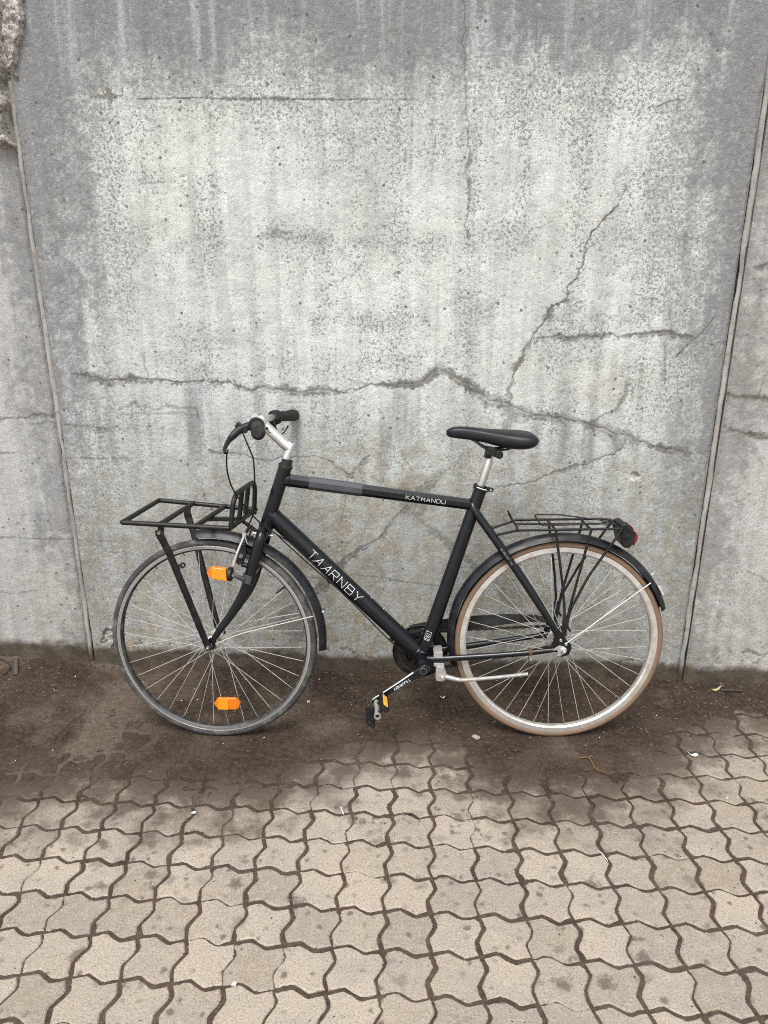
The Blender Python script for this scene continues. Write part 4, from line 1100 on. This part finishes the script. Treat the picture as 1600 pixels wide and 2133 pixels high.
# ------------------------------------------------------------------ saddle and seat post
m = MB(); m.tube([P(.272, 0, .79), P(.3065, 0, .893), P(.3215, 0, .945), P(.3235, 0, .953), P(.326, 0, .962)], [.0132, .0132, .0132, .0105, .0105], 22)
m.build('seat_post', K_ALU, bike)
m = MB(); stn = [(.187, .004, 1.041, 1.030, .4), (.190, .012, 1.047, 1.0255, .5), (.203, .0195, 1.0535, 1.021, .6), (.225, .0235, 1.0565, 1.018, .7), (.26, .0265, 1.0545, 1.0145, .8), (.295, .032, 1.0505, 1.008, .9), (.325, .042, 1.0475, .9995, 1), (.355, .056, 1.0455, .991, 1), (.385, .068, 1.044, .9865, 1), (.41, .0745, 1.0425, .985, 1), (.435, .0765, 1.0405, .987, 1), (.452, .072, 1.037, .992, 1), (.463, .060, 1.031, 1.000, 1), (.470, .038, 1.023, 1.006, 1), (.473, .012, 1.018, 1.010, 1)]
S = 22
for a, w, ht, hb, _ in stn:
    hm = (ht + hb) / 2; hh = (ht - hb) / 2
    for k in range(S):
        t = 2 * math.pi * k / S
        ca, sa_ = math.cos(t), math.sin(t)
        y = w * math.copysign(abs(ca) ** .72, ca)
        z = hm + hh * math.copysign(abs(sa_) ** (.62 if sa_ > 0 else .9), sa_)
        if sa_ < 0: z = max(z, hb) if w < .04 else hm + hh * sa_ * (1.0 if abs(ca) > .35 else .55)
        m.v.append(P(a, y, z))
for i in range(len(stn) - 1):
    for k in range(S): m.face((i * S + k, i * S + (k + 1) % S, (i + 1) * S + (k + 1) % S, (i + 1) * S + k))
m.face(range(S)); m.face(range((len(stn) - 1) * S, len(stn) * S))
sad = m.build('saddle', K_SEAT, bike, smooth=80)
md = sad.modifiers.new('sub', 'SUBSURF'); md.levels = 1; md.render_levels = 2
for sg in (1, -1):
    m = MB(); m.tube(smooth_pts([P(.250, .008 * sg, 1.023), P(.275, .016 * sg, 1.013), P(.300, .021 * sg, .995), P(.325, .022 * sg, .986), P(.375, .022 * sg, .988), P(.42, .026 * sg, 1.008)]), .0036, 8); m.build('saddle_rail', K_BLACK, sad)
m = MB(); m.box(P(.331, 0, .978), (.017, 0, -.004), (0, .030, 0), (.003, 0, .011)); m.tube([P(.350, .036, .972), P(.350, -.036, .972)], .0125, 16); m.box(P(.320, 0, .970), (.010, 0, -.002), (0, .014, 0), (.004, 0, .012)); m.build('saddle_clamp', K_PLAST, sad, bevel=.002)

# ------------------------------------------------------------------ stem, handlebar, levers
m = MB(); QA = (P(-.293, 0, 1.006) - P(-.313, 0, .948)).normalized()
m.tube([P(-.315, 0, .945), P(-.2945, 0, 1.002), P(-.2935, 0, 1.005)], [.0128, .0128, .0115], 22)
CL = P(-.389, 0, 1.071)
m.tube([P(-.300, 0, .985), P(-.318, 0, 1.0015), P(-.375, 0, 1.0545), CL], [.0150, .0172, .0162, .0155], 22, rn=[.0135, .0150, .0140, .0150])
m.tube([CL + Vector((0, -.0235, 0)), CL + Vector((0, .0235, 0))], .0210, 26)
m.box(CL + Vector((-.014, 0, .014)), (.008, 0, .004), (0, .016, 0), (-.005, 0, .009))
stem = m.build('stem', K_ALUB, bike, front=True, smooth=40)
m = MB(); m.tube([P(-.2938, 0, 1.004), P(-.2934, 0, 1.0055)], .0045, 8); m.build('stem_bolt', K_BLACK, stem, front=True)
m = MB(); m.box(CL + Vector((.0, 0, .0195)), (.0012, 0, 0), (0, .024, 0), (0, 0, .002)); m.build('clamp_slot', K_INK, stem, front=True)
s0, s1 = P(-.381, 0, 1.060), P(-.312, 0, .9955)
stp = on_tube(s0, s1, .026, .0132, .0012, .05)
strokes('UYTO', .0068, .0072, .0016, .0026, stp, 'stem_lettering', K_INK, stem, front=True)
m = MB(); f0 = on_tube(s0, s1, .0175, .0132, .0012, .05)
for rr_, wd in ((.0046, .0009), (.0022, .0012)):
    m.tube([f0(math.cos(t) * rr_, math.sin(t) * rr_) for t in np.linspace(0, 2 * math.pi, 17)], wd, 5, caps=False)
m.tube([f0(-.003 + .001 * k, -.0025 + .001 * k) for k in range(6)], .0009, 5); m.build('stem_emblem', K_INK, stem, front=True)
m = MB()
barp = smooth_pts([P(-.3355, .268, 1.0635), P(-.352, .20, 1.068), P(-.376, .12, 1.071), P(-.388, .05, 1.071), P(-.389, 0, 1.071), P(-.388, -.05, 1.071), P(-.376, -.12, 1.071), P(-.352, -.20, 1.069), P(-.333, -.278, 1.066)])
m.tube(barp, [.0112, .0112, .0114, .0124, .0127, .0124, .0114, .0112, .0112], 18)
bar = m.build('handlebar', K_ALU, bike, front=True)
def bar_at(n): # point on bar at lateral n
    ys = np.array([-p.y for p in barp])[::-1]; return P(float(np.interp(n, ys, [p.x for p in barp][::-1])), n, float(np.interp(n, ys, [p.z for p in barp][::-1])))
for sg in (1, -1):
    m = MB(); ns = np.linspace(.150, .283, 12)
    rp_ = [.0165, .0180, .0172, .0170, .0172, .0176, .0182, .0190, .0200, .0205, .0195, .0110]
    m.tube([bar_at(x * sg) for x in ns], rp_, 20, rn=rp_)
    g_ = m.build('grip', K_RUBBER, bar, front=True, smooth=50)
    # clamp body of shifter / lever
    m = MB(); m.tube([bar_at(.118 * sg), bar_at(.124 * sg), bar_at(.142 * sg), bar_at(.150 * sg)], [.019, .0235, .0245, .0205], 22)
    if sg < 0: m.tube([bar_at(-.105) + Vector((.002, 0, -.012)), bar_at(-.125) + Vector((-.004, 0, -.022))], [.010, .014], 12)
    m.build('twist_shifter' if sg < 0 else 'lever_clamp', K_PLAST, bar, front=True, smooth=40)
m = MB()
m.tube(smooth_pts([bar_at(.125) + Vector((-.010, 0, .0)), P(-.418, .140, 1.060), P(-.440, .158, 1.039), P(-.446, .185, 1.026), P(-.444, .225, 1.012), P(-.438, .245, 1.003)]), [.012, .0125, .0115, .0085, .007, .006, .005], 12, rn=[.010, .011, .010, .006, .005, .0045, .004])
m.box(P(-.415, .135, 1.064), (.016, 0, -.010), (0, .011, 0), (.004, 0, .007))
m.build('brake_lever', K_PLAST, bar, front=True, bevel=.001)
m = MB(); m.tube(smooth_pts([bar_at(-.125) + Vector((-.004, 0, -.014)), P(-.372, -.13, 1.035), P(-.362, -.15, 1.012), P(-.352, -.18, 1.018), P(-.343, -.205, 1.036)]), [.006, .005, .0025, .0022, .003], 8); m.build('brake_lever', K_PLAST, bar, front=True)

# ------------------------------------------------------------------ front brake
for sg in (1, -1):
    m = MB(); m.tube(smooth_pts([P(-.477, .062 * sg, .626), P(-.464, .060 * sg, .662), P(-.452, .054 * sg, .692), P(-.442, .047 * sg, .718)]), [.0052, .0048, .0042, .0048], 10, rn=.0045)
    ba = m.build('brake_arm', K_ALUB, bike, front=True)
    m = MB(); m.prism([(-.474, .632), (-.452, .690), (-.438, .690), (-.436, .660), (-.446, .628), (-.462, .620)], .046 * sg, .058 * sg); m.box(P(-.446, .030 * sg, .660), (.030, 0, -.008), (0, .006, 0), (.002, 0, .006))
    m.build('brake_pad_holder', K_BLACK, ba, front=True, bevel=.0015)
    m = MB(); m.tube([P(-.452, .056 * sg, .652), P(-.452, .066 * sg, .652)], .0068, 14, hollow=True); m.build('pad_bolt', K_DULL, ba, front=True)
    m = MB(); m.tube([P(-.477, .058 * sg, .625), P(-.477, .069 * sg, .625)], .0052, 12); m.build('pivot_bolt', K_ALUB, ba, front=True); m = MB(); m.box(P(-.442, .050 * sg, .720), (.0055, 0, 0), (0, .005, 0), (0, 0, .0065)); m.build('cable_anchor', K_ALUB, ba, front=True)
    m = MB(); m.tube([P(-.455, .048 * sg, .622), P(-.425, .046 * sg, .612)], .008, 12); m.build('brake_boss', K_PAINT, ba, front=True)
m = MB(); m.tube([P(-.437, .045, .718), P(-.43, 0, .728), P(-.437, -.045, .718)], .0012, 6); m.tube([P(-.441, .050, .716), P(-.433, .052, .690)], .0014, 6); m.build('brake_wire', K_ALUB, bike, front=True)
m = MB(); m.tube(rounded([P(-.424, .030, .745), P(-.432, .036, .735), P(-.440, .034, .722)], .01), .0045, 8); m.build('cable_boot', K_PLAST, bike, front=True)

# ------------------------------------------------------------------ reflector on the fork, lamp bracket on the rack stay
m = MB(); rc = P(-.522, .070, .594)
poly = [(-.558, .600), (-.546, .618), (-.498, .613), (-.496, .573), (-.545, .580)]
m.prism(poly, .058, .080); refl = m.build('fork_reflector', K_AMBER, bike, front=True, bevel=.002)
m = MB(); m.prism([(-.559, .600), (-.547, .6185), (-.5435, .598), (-.546, .580)], .0575, .0808); m.build('reflector_side', K_AMBER_SHADED, refl, front=True)
m = MB(); m.disc(P(-.487, .069, .594), (1, 0, -.08), .0225, .013, 22, bev=.002); m.build('reflector_socket', K_PLAST, refl, front=True)
m = MB(); m.tube(smooth_pts([P(-.478, .074, .594), P(-.460, .074, .586), P(-.444, .070, .577)]), [.0085, .0075, .008], 10, rn=.006)
q0, q1 = P(-.432, .050, .588), P(-.4405, .050, .562); m.tube([q0, q1], .0190, 18, rn=.0145); m.build('reflector_bracket', mat_simple('grey_clamp', (.035, .037, .040), .55, dust=(.09, .09, .09), dusta=.5), refl, front=True)
m = MB(); m.tube([P(-.475, .077, .5935), P(-.475, .083, .5935)], .004, 10); m.build('bracket_screw', K_DULL, refl, front=True)
m = MB(); m.lathe([(.005, -.004), (.0085, -.004), (.0085, .004), (.005, .004)], 16, P(-.630, .094, .627), closed=True); m.tube([P(-.640, .093, .625), P(-.652, .094, .618)], .0055, 8); m.build('lamp_eyelet', K_BLACK, bike, front=True)
m = MB(); m.tube([P(-.638, .098, .620), P(-.638, .103, .620)], .005, 8); m.build('eyelet_nut', K_ALUB, bike, front=True)

# ------------------------------------------------------------------ front rack
rk = MB(); NB, FBn = .140, -.140
nF, nR_ = P(-.795, NB, .7725), P(-.463, NB, .7595); fF, fR_ = P(-.780, -NB, .786), P(-.449, -NB, .7595)
rk.tube([nF, nR_], .0078, 14, hollow=True)
frack = rk.build('luggage_rack', K_BLACK, bike, front=True)
m = MB(); m.tube([fF, fR_], .0078, 14, hollow=True); m.build('rail', K_BLACK, frack, front=True)
frack['label'] = 'black tubular front rack with an upright hoop'
for t in (0, .36, .69, 1.0):
    m = MB(); p0, p1 = nF.lerp(nR_, t), fF.lerp(fR_, t); ext = .0
    z_ = Vector((0, 0, 0)) if t in (0, 1.0) else Vector((0, 0, .002))
    m.tube([p0 + z_, p1 + z_], .0082 if t not in (0, 1.0) else .0079, 14); m.build('crossbar', K_BLACK, frack, front=True)
m = MB(); hp = rounded([P(-.464, .122, .763), P(-.452, .116, .858), P(-.440, -.110, .864), P(-.450, -.122, .748)], .045, 8)
m.tube(hp, .0078, 14); m.build('hoop', K_BLACK, frack, front=True)
for nn in (.040, -.040):
    m = MB(); m.tube([P(-.459, nn, .766), P(-.446, nn, .860)], .0078, 12); m.build('hoop_bar', K_BLACK, frack, front=True)
m = MB(); m.box(P(-.515, .002, .757), (.055, 0, .0008), (0, .008, 0), (0, 0, .006)); m.build('centre_bar', K_BLACK, frack, front=True, bevel=.001)
m = MB(); m.tube([P(-.468, 0, .757), P(-.445, 0, .741), P(-.413, 0, .717)], .0065, 8); m.build('crown_bracket', K_BLACK, frack, front=True)
for k_, a_ in enumerate((-.545, -.515)):
    m = MB(); m.tube([P(a_, -.002, .748), P(a_, -.002, .766)], .0035, 8); m.build('bracket_bolt', K_DULL, frack, front=True)
for sg in (1, -1):
    m = MB(); tp = P(-.678, .135 * sg, .768); tq = P(-.683, .131 * sg, .742)
    m.prism([(-.688, .770), (-.668, .770), (-.672, .735), (-.690, .735)], .127 * sg, .132 * sg); m.build('stay_tab', K_BLACK, frack, front=True)
    m = MB(); m.tube([P(-.687, .136 * sg, .750), P(-.683, .136 * sg, .738), P(-.672, .1295 * sg, .707), P(-.662, .124 * sg, .680), P(-.580, .070 * sg, .375), P(-.571, .066 * sg, .345), P(-.567, .064 * sg, .334)], [.009, .0135, .0120, .0115, .0110, .0120, .0095], 12, rn=[.003, .003, .005, .0085, .0080, .0045, .003])
    m.build('rack_stay', K_BLACK, frack, front=True)
    m = MB(); m.tube([P(-.682, .137 * sg, .742), P(-.682, .144 * sg, .742)], .005, 12); m.build('stay_bolt', K_DULL, frack, front=True)

# ------------------------------------------------------------------ rear rack and tail light
rr_ = .0040
m = MB(); m.tube(rounded([P(.413, .055, .7375), P(.742, .055, .744), P(.758, .030, .742)], .02), rr_, 10); m.tube(rounded([P(.420, -.055, .744), P(.728, -.055, .7485), P(.758, -.020, .738)], .03), rr_, 10)
m.tube([P(.414, .0, .744), P(.50, .0, .745), P(.700, .0, .7465)], rr_ * .85, 8)
rrack = m.build('luggage_rack', K_BLACK, bike); rrack['label'] = 'thin wire rear rack above the rear mudguard'
m = MB(); m.tube(smooth_pts([P(.412, .056, .7365), P(.413, .01, .744), P(.407, -.045, .753), P(.398, -.068, .773)]), [.0045, .0055, .006, .0075, .003], 10, rn=[.0045, .0035, .003, .003, .002]); m.build('rack_hoop', K_BLACK, rrack)
for nn0, a0, h0, nn1, a1, h1 in ((.052, .415, .7375, .033, .344, .7155), (-.045, .418, .744, -.033, .344, .722)):
    m = MB(); m.tube([P(a0, nn0, h0), P(a1, nn1, h1)], rr_, 10); m.disc(P(a1 - .004, nn1 + (.004 if nn1 > 0 else -.004), h1 - .001), (0, 1, 0), .0085, .004, 14); m.build('rack_strut', K_BLACK, rrack)
for a0, a1 in ((.530, .525), (.641, .636), (.735, .728)):
    m = MB(); m.tube([P(a0, .055, .740), P(a1, -.055, .746)], rr_, 10); m.build('crossbar', K_BLACK, rrack)
for sg in (1, -1):
    for leg in ([P(.531, .055, .738), P(.560, .060, .567), P(.5715, .066, .47), P(.570, .067, .395)], [P(.642, .055, .740), P(.585, .064, .475), P(.576, .067, .40)], [P(.738, .055, .742), P(.640, .060, .588), P(.589, .066, .48), P(.579, .067, .425), P(.592, .067, .408)]):
        m = MB(); m.tube(rounded([Vector((p.x, p.y * sg, p.z)) for p in leg], .02), .0041, 10); m.build('rack_leg', K_BLACK, rrack)
    m = MB(); m.tube([P(.573, .0665 * sg, .46), P(.572, .067 * sg, .39)], .0080, 10, rn=.0035); m.build('leg_foot', K_BLACK, rrack)
m = MB(); m.tube(rounded([P(.692, -.022, .752), P(.56, -.040, .766), P(.480, -.040, .766), P(.486, -.01, .754), P(.494, .024, .745), P(.58, .022, .748), P(.692, .018, .750)], .012), .0024, 8); m.build('spring_clip', K_BLACK, rrack)
for nn in (-.018, .018):
    m = MB()
    m.tube([P(.693 + .0026 * math.cos(t) + .000, nn + .0042 * math.cos(t), .750 + .0042 * math.sin(t)) + Vector((.0009 * t, 0, 0)) for t in np.linspace(0, 10 * math.pi, 70)], .0011, 5); m.build('clip_spring', K_BLACK, rrack)
m = MB()
hp = [(.738, .752), (.752, .757), (.772, .744), (.784, .722), (.780, .690), (.770, .676), (.752, .678), (.742, .700), (.735, .730)]
m.prism(hp, -.042, .042); tl = m.build('tail_light', K_PLAST, bike, bevel=.003)
m = MB(); m.prism([(.7725, .7445), (.7790, .7420), (.7945, .716), (.7925, .700), (.7835, .681), (.7805, .690), (.7845, .722)], -.040, .040); m.build('red_lens', K_RED, tl, bevel=.003)
m = MB(); m.prism([(.7735, .7460), (.7775, .7455), (.786, .733), (.7825, .729)], -.030, .0405); m.build('lens_rim', K_CLEARRED, tl)
m = MB(); m.tube([P(.757, .042, .719), P(.757, .046, .719)], .005, 10); m.build('light_bolt', K_ALUB, tl)
m = MB(); m.box(P(.752, .047, .728), (.009, 0, -.004), (0, .002, 0), (.003, 0, .016)); m.build('light_bracket', K_BLACK, tl)

# ------------------------------------------------------------------ cables
def cable(pts, r, name='brake_cable', mat=K_PLAST, k=8):
    m = MB(); m.tube(smooth_pts(pts, k), r, 7); m.build(name, mat, bike)
cable([P(-0.444, 0.235, 1.018), P(-0.451, 0.225, 0.996), P(-0.458, 0.190, 0.943), P(-0.452, 0.150, 0.885), P(-0.428, 0.100, 0.821), P(-0.387, 0.060, 0.757), P(-0.345, 0.050, 0.723), P(-0.302, 0.045, 0.694), P(-0.271, 0.035, 0.661), P(-0.220, 0.030, 0.607), P(-0.160, 0.028, 0.542)], .0024)
cable([P(-0.421, 0.130, 1.054), P(-0.410, 0.135, 1.027), P(-0.400, 0.130, 0.997), P(-0.394, 0.120, 0.970), P(-0.398, 0.090, 0.896), P(-0.406, 0.065, 0.830), P(-0.416, 0.050, 0.781), P(-0.435, 0.045, 0.744)], .0025)
cable([DT0.lerp(DT1, t) + Vector((-.0200, -.012, -.0225)) * (1.0 + .12 * math.sin(t * 9)) for t in (.10, .3, .45, .6, .8, .93)], .0022)
for t in (.43, .85):
    m = MB(); m.box(DT0.lerp(DT1, t) + Vector((-.020, -.010, -.0205)), (.005, 0, -.005), (0, .006, 0), (-.003, 0, -.003)); m.build('cable_stop', K_PLAST, frame)
for t in (.635, .715):
    m = MB(); c = DT0.lerp(DT1, t); u_ = Vector((.705, 0, .709)); m.tube([c + u_ * .0215, c + u_ * .0285], .0032, 8); m.build('bottle_boss_bolt', K_ALUB, frame)

# ------------------------------------------------------------------ small things lying about
def pebble(name, c, s, mat, seed, flat=.6, rz=0):
    import bmesh
    bm = bmesh.new(); bmesh.ops.create_icosphere(bm, subdivisions=2, radius=1)
    r = random.Random(seed)
    for v in bm.verts:
        n = .82 + .36 * r.random(); v.co = Vector((v.co.x * s[0] * n, v.co.y * s[1] * n, v.co.z * s[2] * n))
    me = bpy.data.meshes.new(name); bm.to_mesh(me); bm.free(); me.materials.append(mat)
    o = bpy.data.objects.new(name, me); COL.objects.link(o); o.location = c; o.rotation_euler = (0, 0, rz)
    return o
D_STONE = mat_simple('pale_stone', (.30, .26, .215), .9, dust=(.16, .13, .10), dusta=.6, dscale=120, bump=.4)
D_WHITE = mat_simple('white_scrap', (.74, .73, .70), .8)
D_TWIG = mat_simple('dry_twig', (.20, .105, .035), .85, dust=(.07, .035, .015), dusta=.6, dscale=80)
D_DARK = mat_simple('dark_twig', (.030, .022, .018), .85, dust=(.07, .055, .045), dusta=.5, dscale=80)
D_LEAF = mat_simple('dry_leaf', (.045, .014, .010), .7, dust=(.10, .04, .02), dusta=.5, dscale=90)
D_YEL = mat_simple('yellow_leaf', (.48, .40, .16), .8)
D_WIRE = mat_simple('dull_wire', (.50, .48, .44), .5, metal=.4)
tag(pebble('stone', (.311, 2.195, .009), (.014, .009, .007), D_STONE, 3, rz=-.5), 'pale angular stone lying on the soil in front of the rear wheel', 'stone')
tag(pebble('stone', (-.275, 2.405, .010), (.006, .005, .005), mat_simple('ochre_stone', (.42, .35, .20), .9), 5), 'tiny ochre stone on the soil beside the front wheel', 'stone')
def twig(name, pts, r, mat, label, cat, branch=None):
    m = MB(); m.tube(smooth_pts([Vector(p) for p in pts], 5), [r, r * .9, r * .6], 6)
    for b in (branch or []): m.tube(smooth_pts([Vector(p) for p in b], 4), [r * .8, r * .4], 5)
    c = Vector(pts[0]); m.v = [v - c for v in m.v]
    o = mesh_obj(name, m.v, m.f, mat, smooth=60); o.location = c
    return tag(o, label, cat)
twig('twig', [(.640, 2.090, .006), (.664, 2.085, .010), (.672, 2.060, .007), (.675, 2.035, .006), (.700, 2.015, .006)], .0022, D_TWIG, 'bent ginger-brown twig on the dark soil right of the rear wheel', 'twig', [[(.664, 2.085, .010), (.676, 2.092, .012), (.680, 2.082, .008)]])
twig('twig', [(.072, 1.838, .002), (.085, 1.832, .004), (.098, 1.818, .003), (.104, 1.804, .002)], .0022, D_DARK, 'short dark curved twig on the paving in the middle', 'twig')
twig('stick', [(1.255, 2.478, .012), (1.296, 2.472, .014), (1.335, 2.470, .013)], .0055, D_DARK, 'dark thick stick at the foot of the right wall panel', 'stick')
twig('wire', [(-.605, 1.953, .003), (-.619, 1.946, .003), (-.612, 1.938, .003), (-.575, 1.943, .004), (-.530, 1.949, .003), (-.512, 1.938, .003)], .0012, D_DARK, 'thin hooked brown wire on the paving left of centre', 'wire')
twig('wire_staple', [(.640, 1.722, .003), (.654, 1.756, .003), (.668, 1.752, .003), (.655, 1.720, .003)], .0011, D_WIRE, 'small bent pale wire staple on a paving stone', 'staple')
twig('splinter', [(-.128, 1.862, .003), (-.125, 1.85, .004), (-.118, 1.832, .003)], .0018, D_WHITE, 'short white splinter standing out on the paving in the middle', 'splinter')
twig('splinter', [(.597, 1.690, -.001), (.602, 1.679, .001), (.610, 1.655, .0)], .0016, D_WHITE, 'thin white splinter lying in a paving joint at the right', 'splinter')
# fragment shapes
def scrap(name, c, outline, mat, label, cat, th=.0015, rz=0, curl=.004):
    n = len(outline); V = []
    for z in (th, 0):
        for x, y in outline: V.append((x, y, z + curl * (x * x + y * y) / (.012 ** 2)))
    F = [tuple(range(n)), tuple(range(2 * n - 1, n - 1, -1))] + [(k, n + k, n + (k + 1) % n, (k + 1) % n) for k in range(n)]
    o = mesh_obj(name, V, F, mat); o.location = c; o.rotation_euler = (0, 0, rz)
    return tag(o, label, cat)
scrap('feather', (1.015, 2.103, .003), [(-.024, .0), (-.010, .002), (-.002, .007), (.008, .008), (.013, .003), (.009, -.005), (.0, -.004), (-.010, -.001)], D_WHITE, 'small white feather scrap at the edge of the dark soil, right', 'scrap')
scrap('leaf', (1.232, 2.470, .014), [(-.020, -.008), (-.004, .001), (.012, .007), (.024, .008), (.014, .001), (-.002, -.005)], D_YEL, 'small yellow leaf beside the dark stick at the right', 'leaf')
scrap('leaf', (.432, 2.125, .005), [(-.014, -.002), (-.004, .007), (.010, .005), (.016, -.003), (.002, -.006)], D_LEAF, 'small dark red dry leaf on the soil below the rear wheel', 'leaf')
scrap('chip', (-.560, 1.838, .002), [(-.007, -.003), (-.002, .004), (.006, .002), (.004, -.003)], D_WHITE, 'white chip lying in a paving joint left of centre', 'chip', th=.004)
scrap('chip', (-.34, 1.285, .001), [(-.006, -.004), (-.002, .005), (.006, .003), (.004, -.005)], mat_simple('grey_chip', (.5, .47, .44), .8), 'small pale grey chip in a joint near the bottom edge', 'chip', th=.005)
scrap('chip', (.218, 2.432, .008), [(-.012, .002), (-.002, .001), (.003, .006), (.008, .007), (.004, -.001), (.002, -.007), (-.002, -.003)], D_WHITE, 'white bent chip on the soil under the kickstand', 'chip', th=.002)
# cable end and metal strip at the left edge, against the wall foot
twig('cable', [(-1.66, 2.672, .030), (-1.55, 2.676, .034), (-1.485, 2.652, .030), (-1.452, 2.606, .024), (-1.470, 2.560, .020), (-1.53, 2.530, .018), (-1.62, 2.49, .016)], .0045, D_DARK, 'black cable end looping out of the left edge at the wall foot', 'cable')
m = MB(); m.box((0, 0, 0), (.0085, 0, 0), (0, .062, 0), (0, 0, .0012)); m.box((-.0075, 0, .002), (.001, 0, 0), (0, .062, 0), (0, 0, .002)); m.box((.0075, 0, .002), (.001, 0, 0), (0, .062, 0), (0, 0, .002))
for k in range(4): m.box((0, -.045 + .03 * k, .0016), (.0035, 0, 0), (0, .003, 0), (0, 0, .0008))
o = mesh_obj('metal_strip', m.v, m.f, mat_simple('tarnished_strip', (.12, .10, .085), .6, metal=.4, dust=(.08, .06, .05), dusta=.6, dscale=60)); o.location = (-1.437, 2.622, .028); o.rotation_euler = (R(3), 0, R(24))
tag(o, 'narrow tarnished metal strip on the soil at the left wall foot', 'metal strip')
# grit and crumbs, too many to count
def grit(name, n, mat, region, smin, smax, label, seed):
    r = np.random.default_rng(seed); V = []; F = []
    k = 0
    while k < n:
        x, y = region(r)
        s = smin + (smax - smin) * r.random() ** 3
        zi = float(Z[min(ny - 1, max(0, int((y - .35) / (2.72 - .35) * (ny - 1)))), min(nx - 1, max(0, int((x + 2.3) / 4.6 * (nx - 1))))])
        z = max(zi, 0 if r.random() < .5 else zi) + s * .3
        b = len(V)
        for dx, dy, dz in ((1, 0, 0), (-1, 0, 0), (0, 1, 0), (0, -1, 0), (0, 0, 1), (0, 0, -1)):
            q = s * (.6 + .7 * r.random()); V.append((x + dx * q + s * .3 * (r.random() - .5), y + dy * q + s * .3 * (r.random() - .5), z + dz * q * .7))
        for f in ((0, 2, 4), (2, 1, 4), (1, 3, 4), (3, 0, 4), (2, 0, 5), (1, 2, 5), (3, 1, 5), (0, 3, 5)): F.append(tuple(b + i for i in f))
        k += 1
    return tag(mesh_obj(name, V, F, mat), label, kind='stuff')
def reg_wall(r):
    x = r.uniform(-1.7, 1.7); return x, 2.60 - .052 * x - abs(r.normal(0, .28))
def reg_all(r): return r.uniform(-1.5, 1.5), r.uniform(1.1, 2.5)
grit('white_crumbs', 170, D_WHITE, reg_wall, .0008, .0028, 'tiny white crumbs scattered over the soil', 4)
grit('grit', 3600, mat_simple('earth_lumps', (.095, .070, .050), .95, dust=(.05, .036, .026), dusta=.8, dscale=8), reg_wall, .0012, .0070, 'fine stone grit scattered along the wall foot', 5)
grit('joint_grit', 2600, mat_simple('joint_grit', (.26, .22, .175), .9), reg_all, .0006, .0022, 'fine pale grit over the paving and its joints', 6)
grit('dark_crumbs', 1400, D_DARK, reg_all, .0008, .0030, 'fine dark crumbs of earth over the paving', 8)
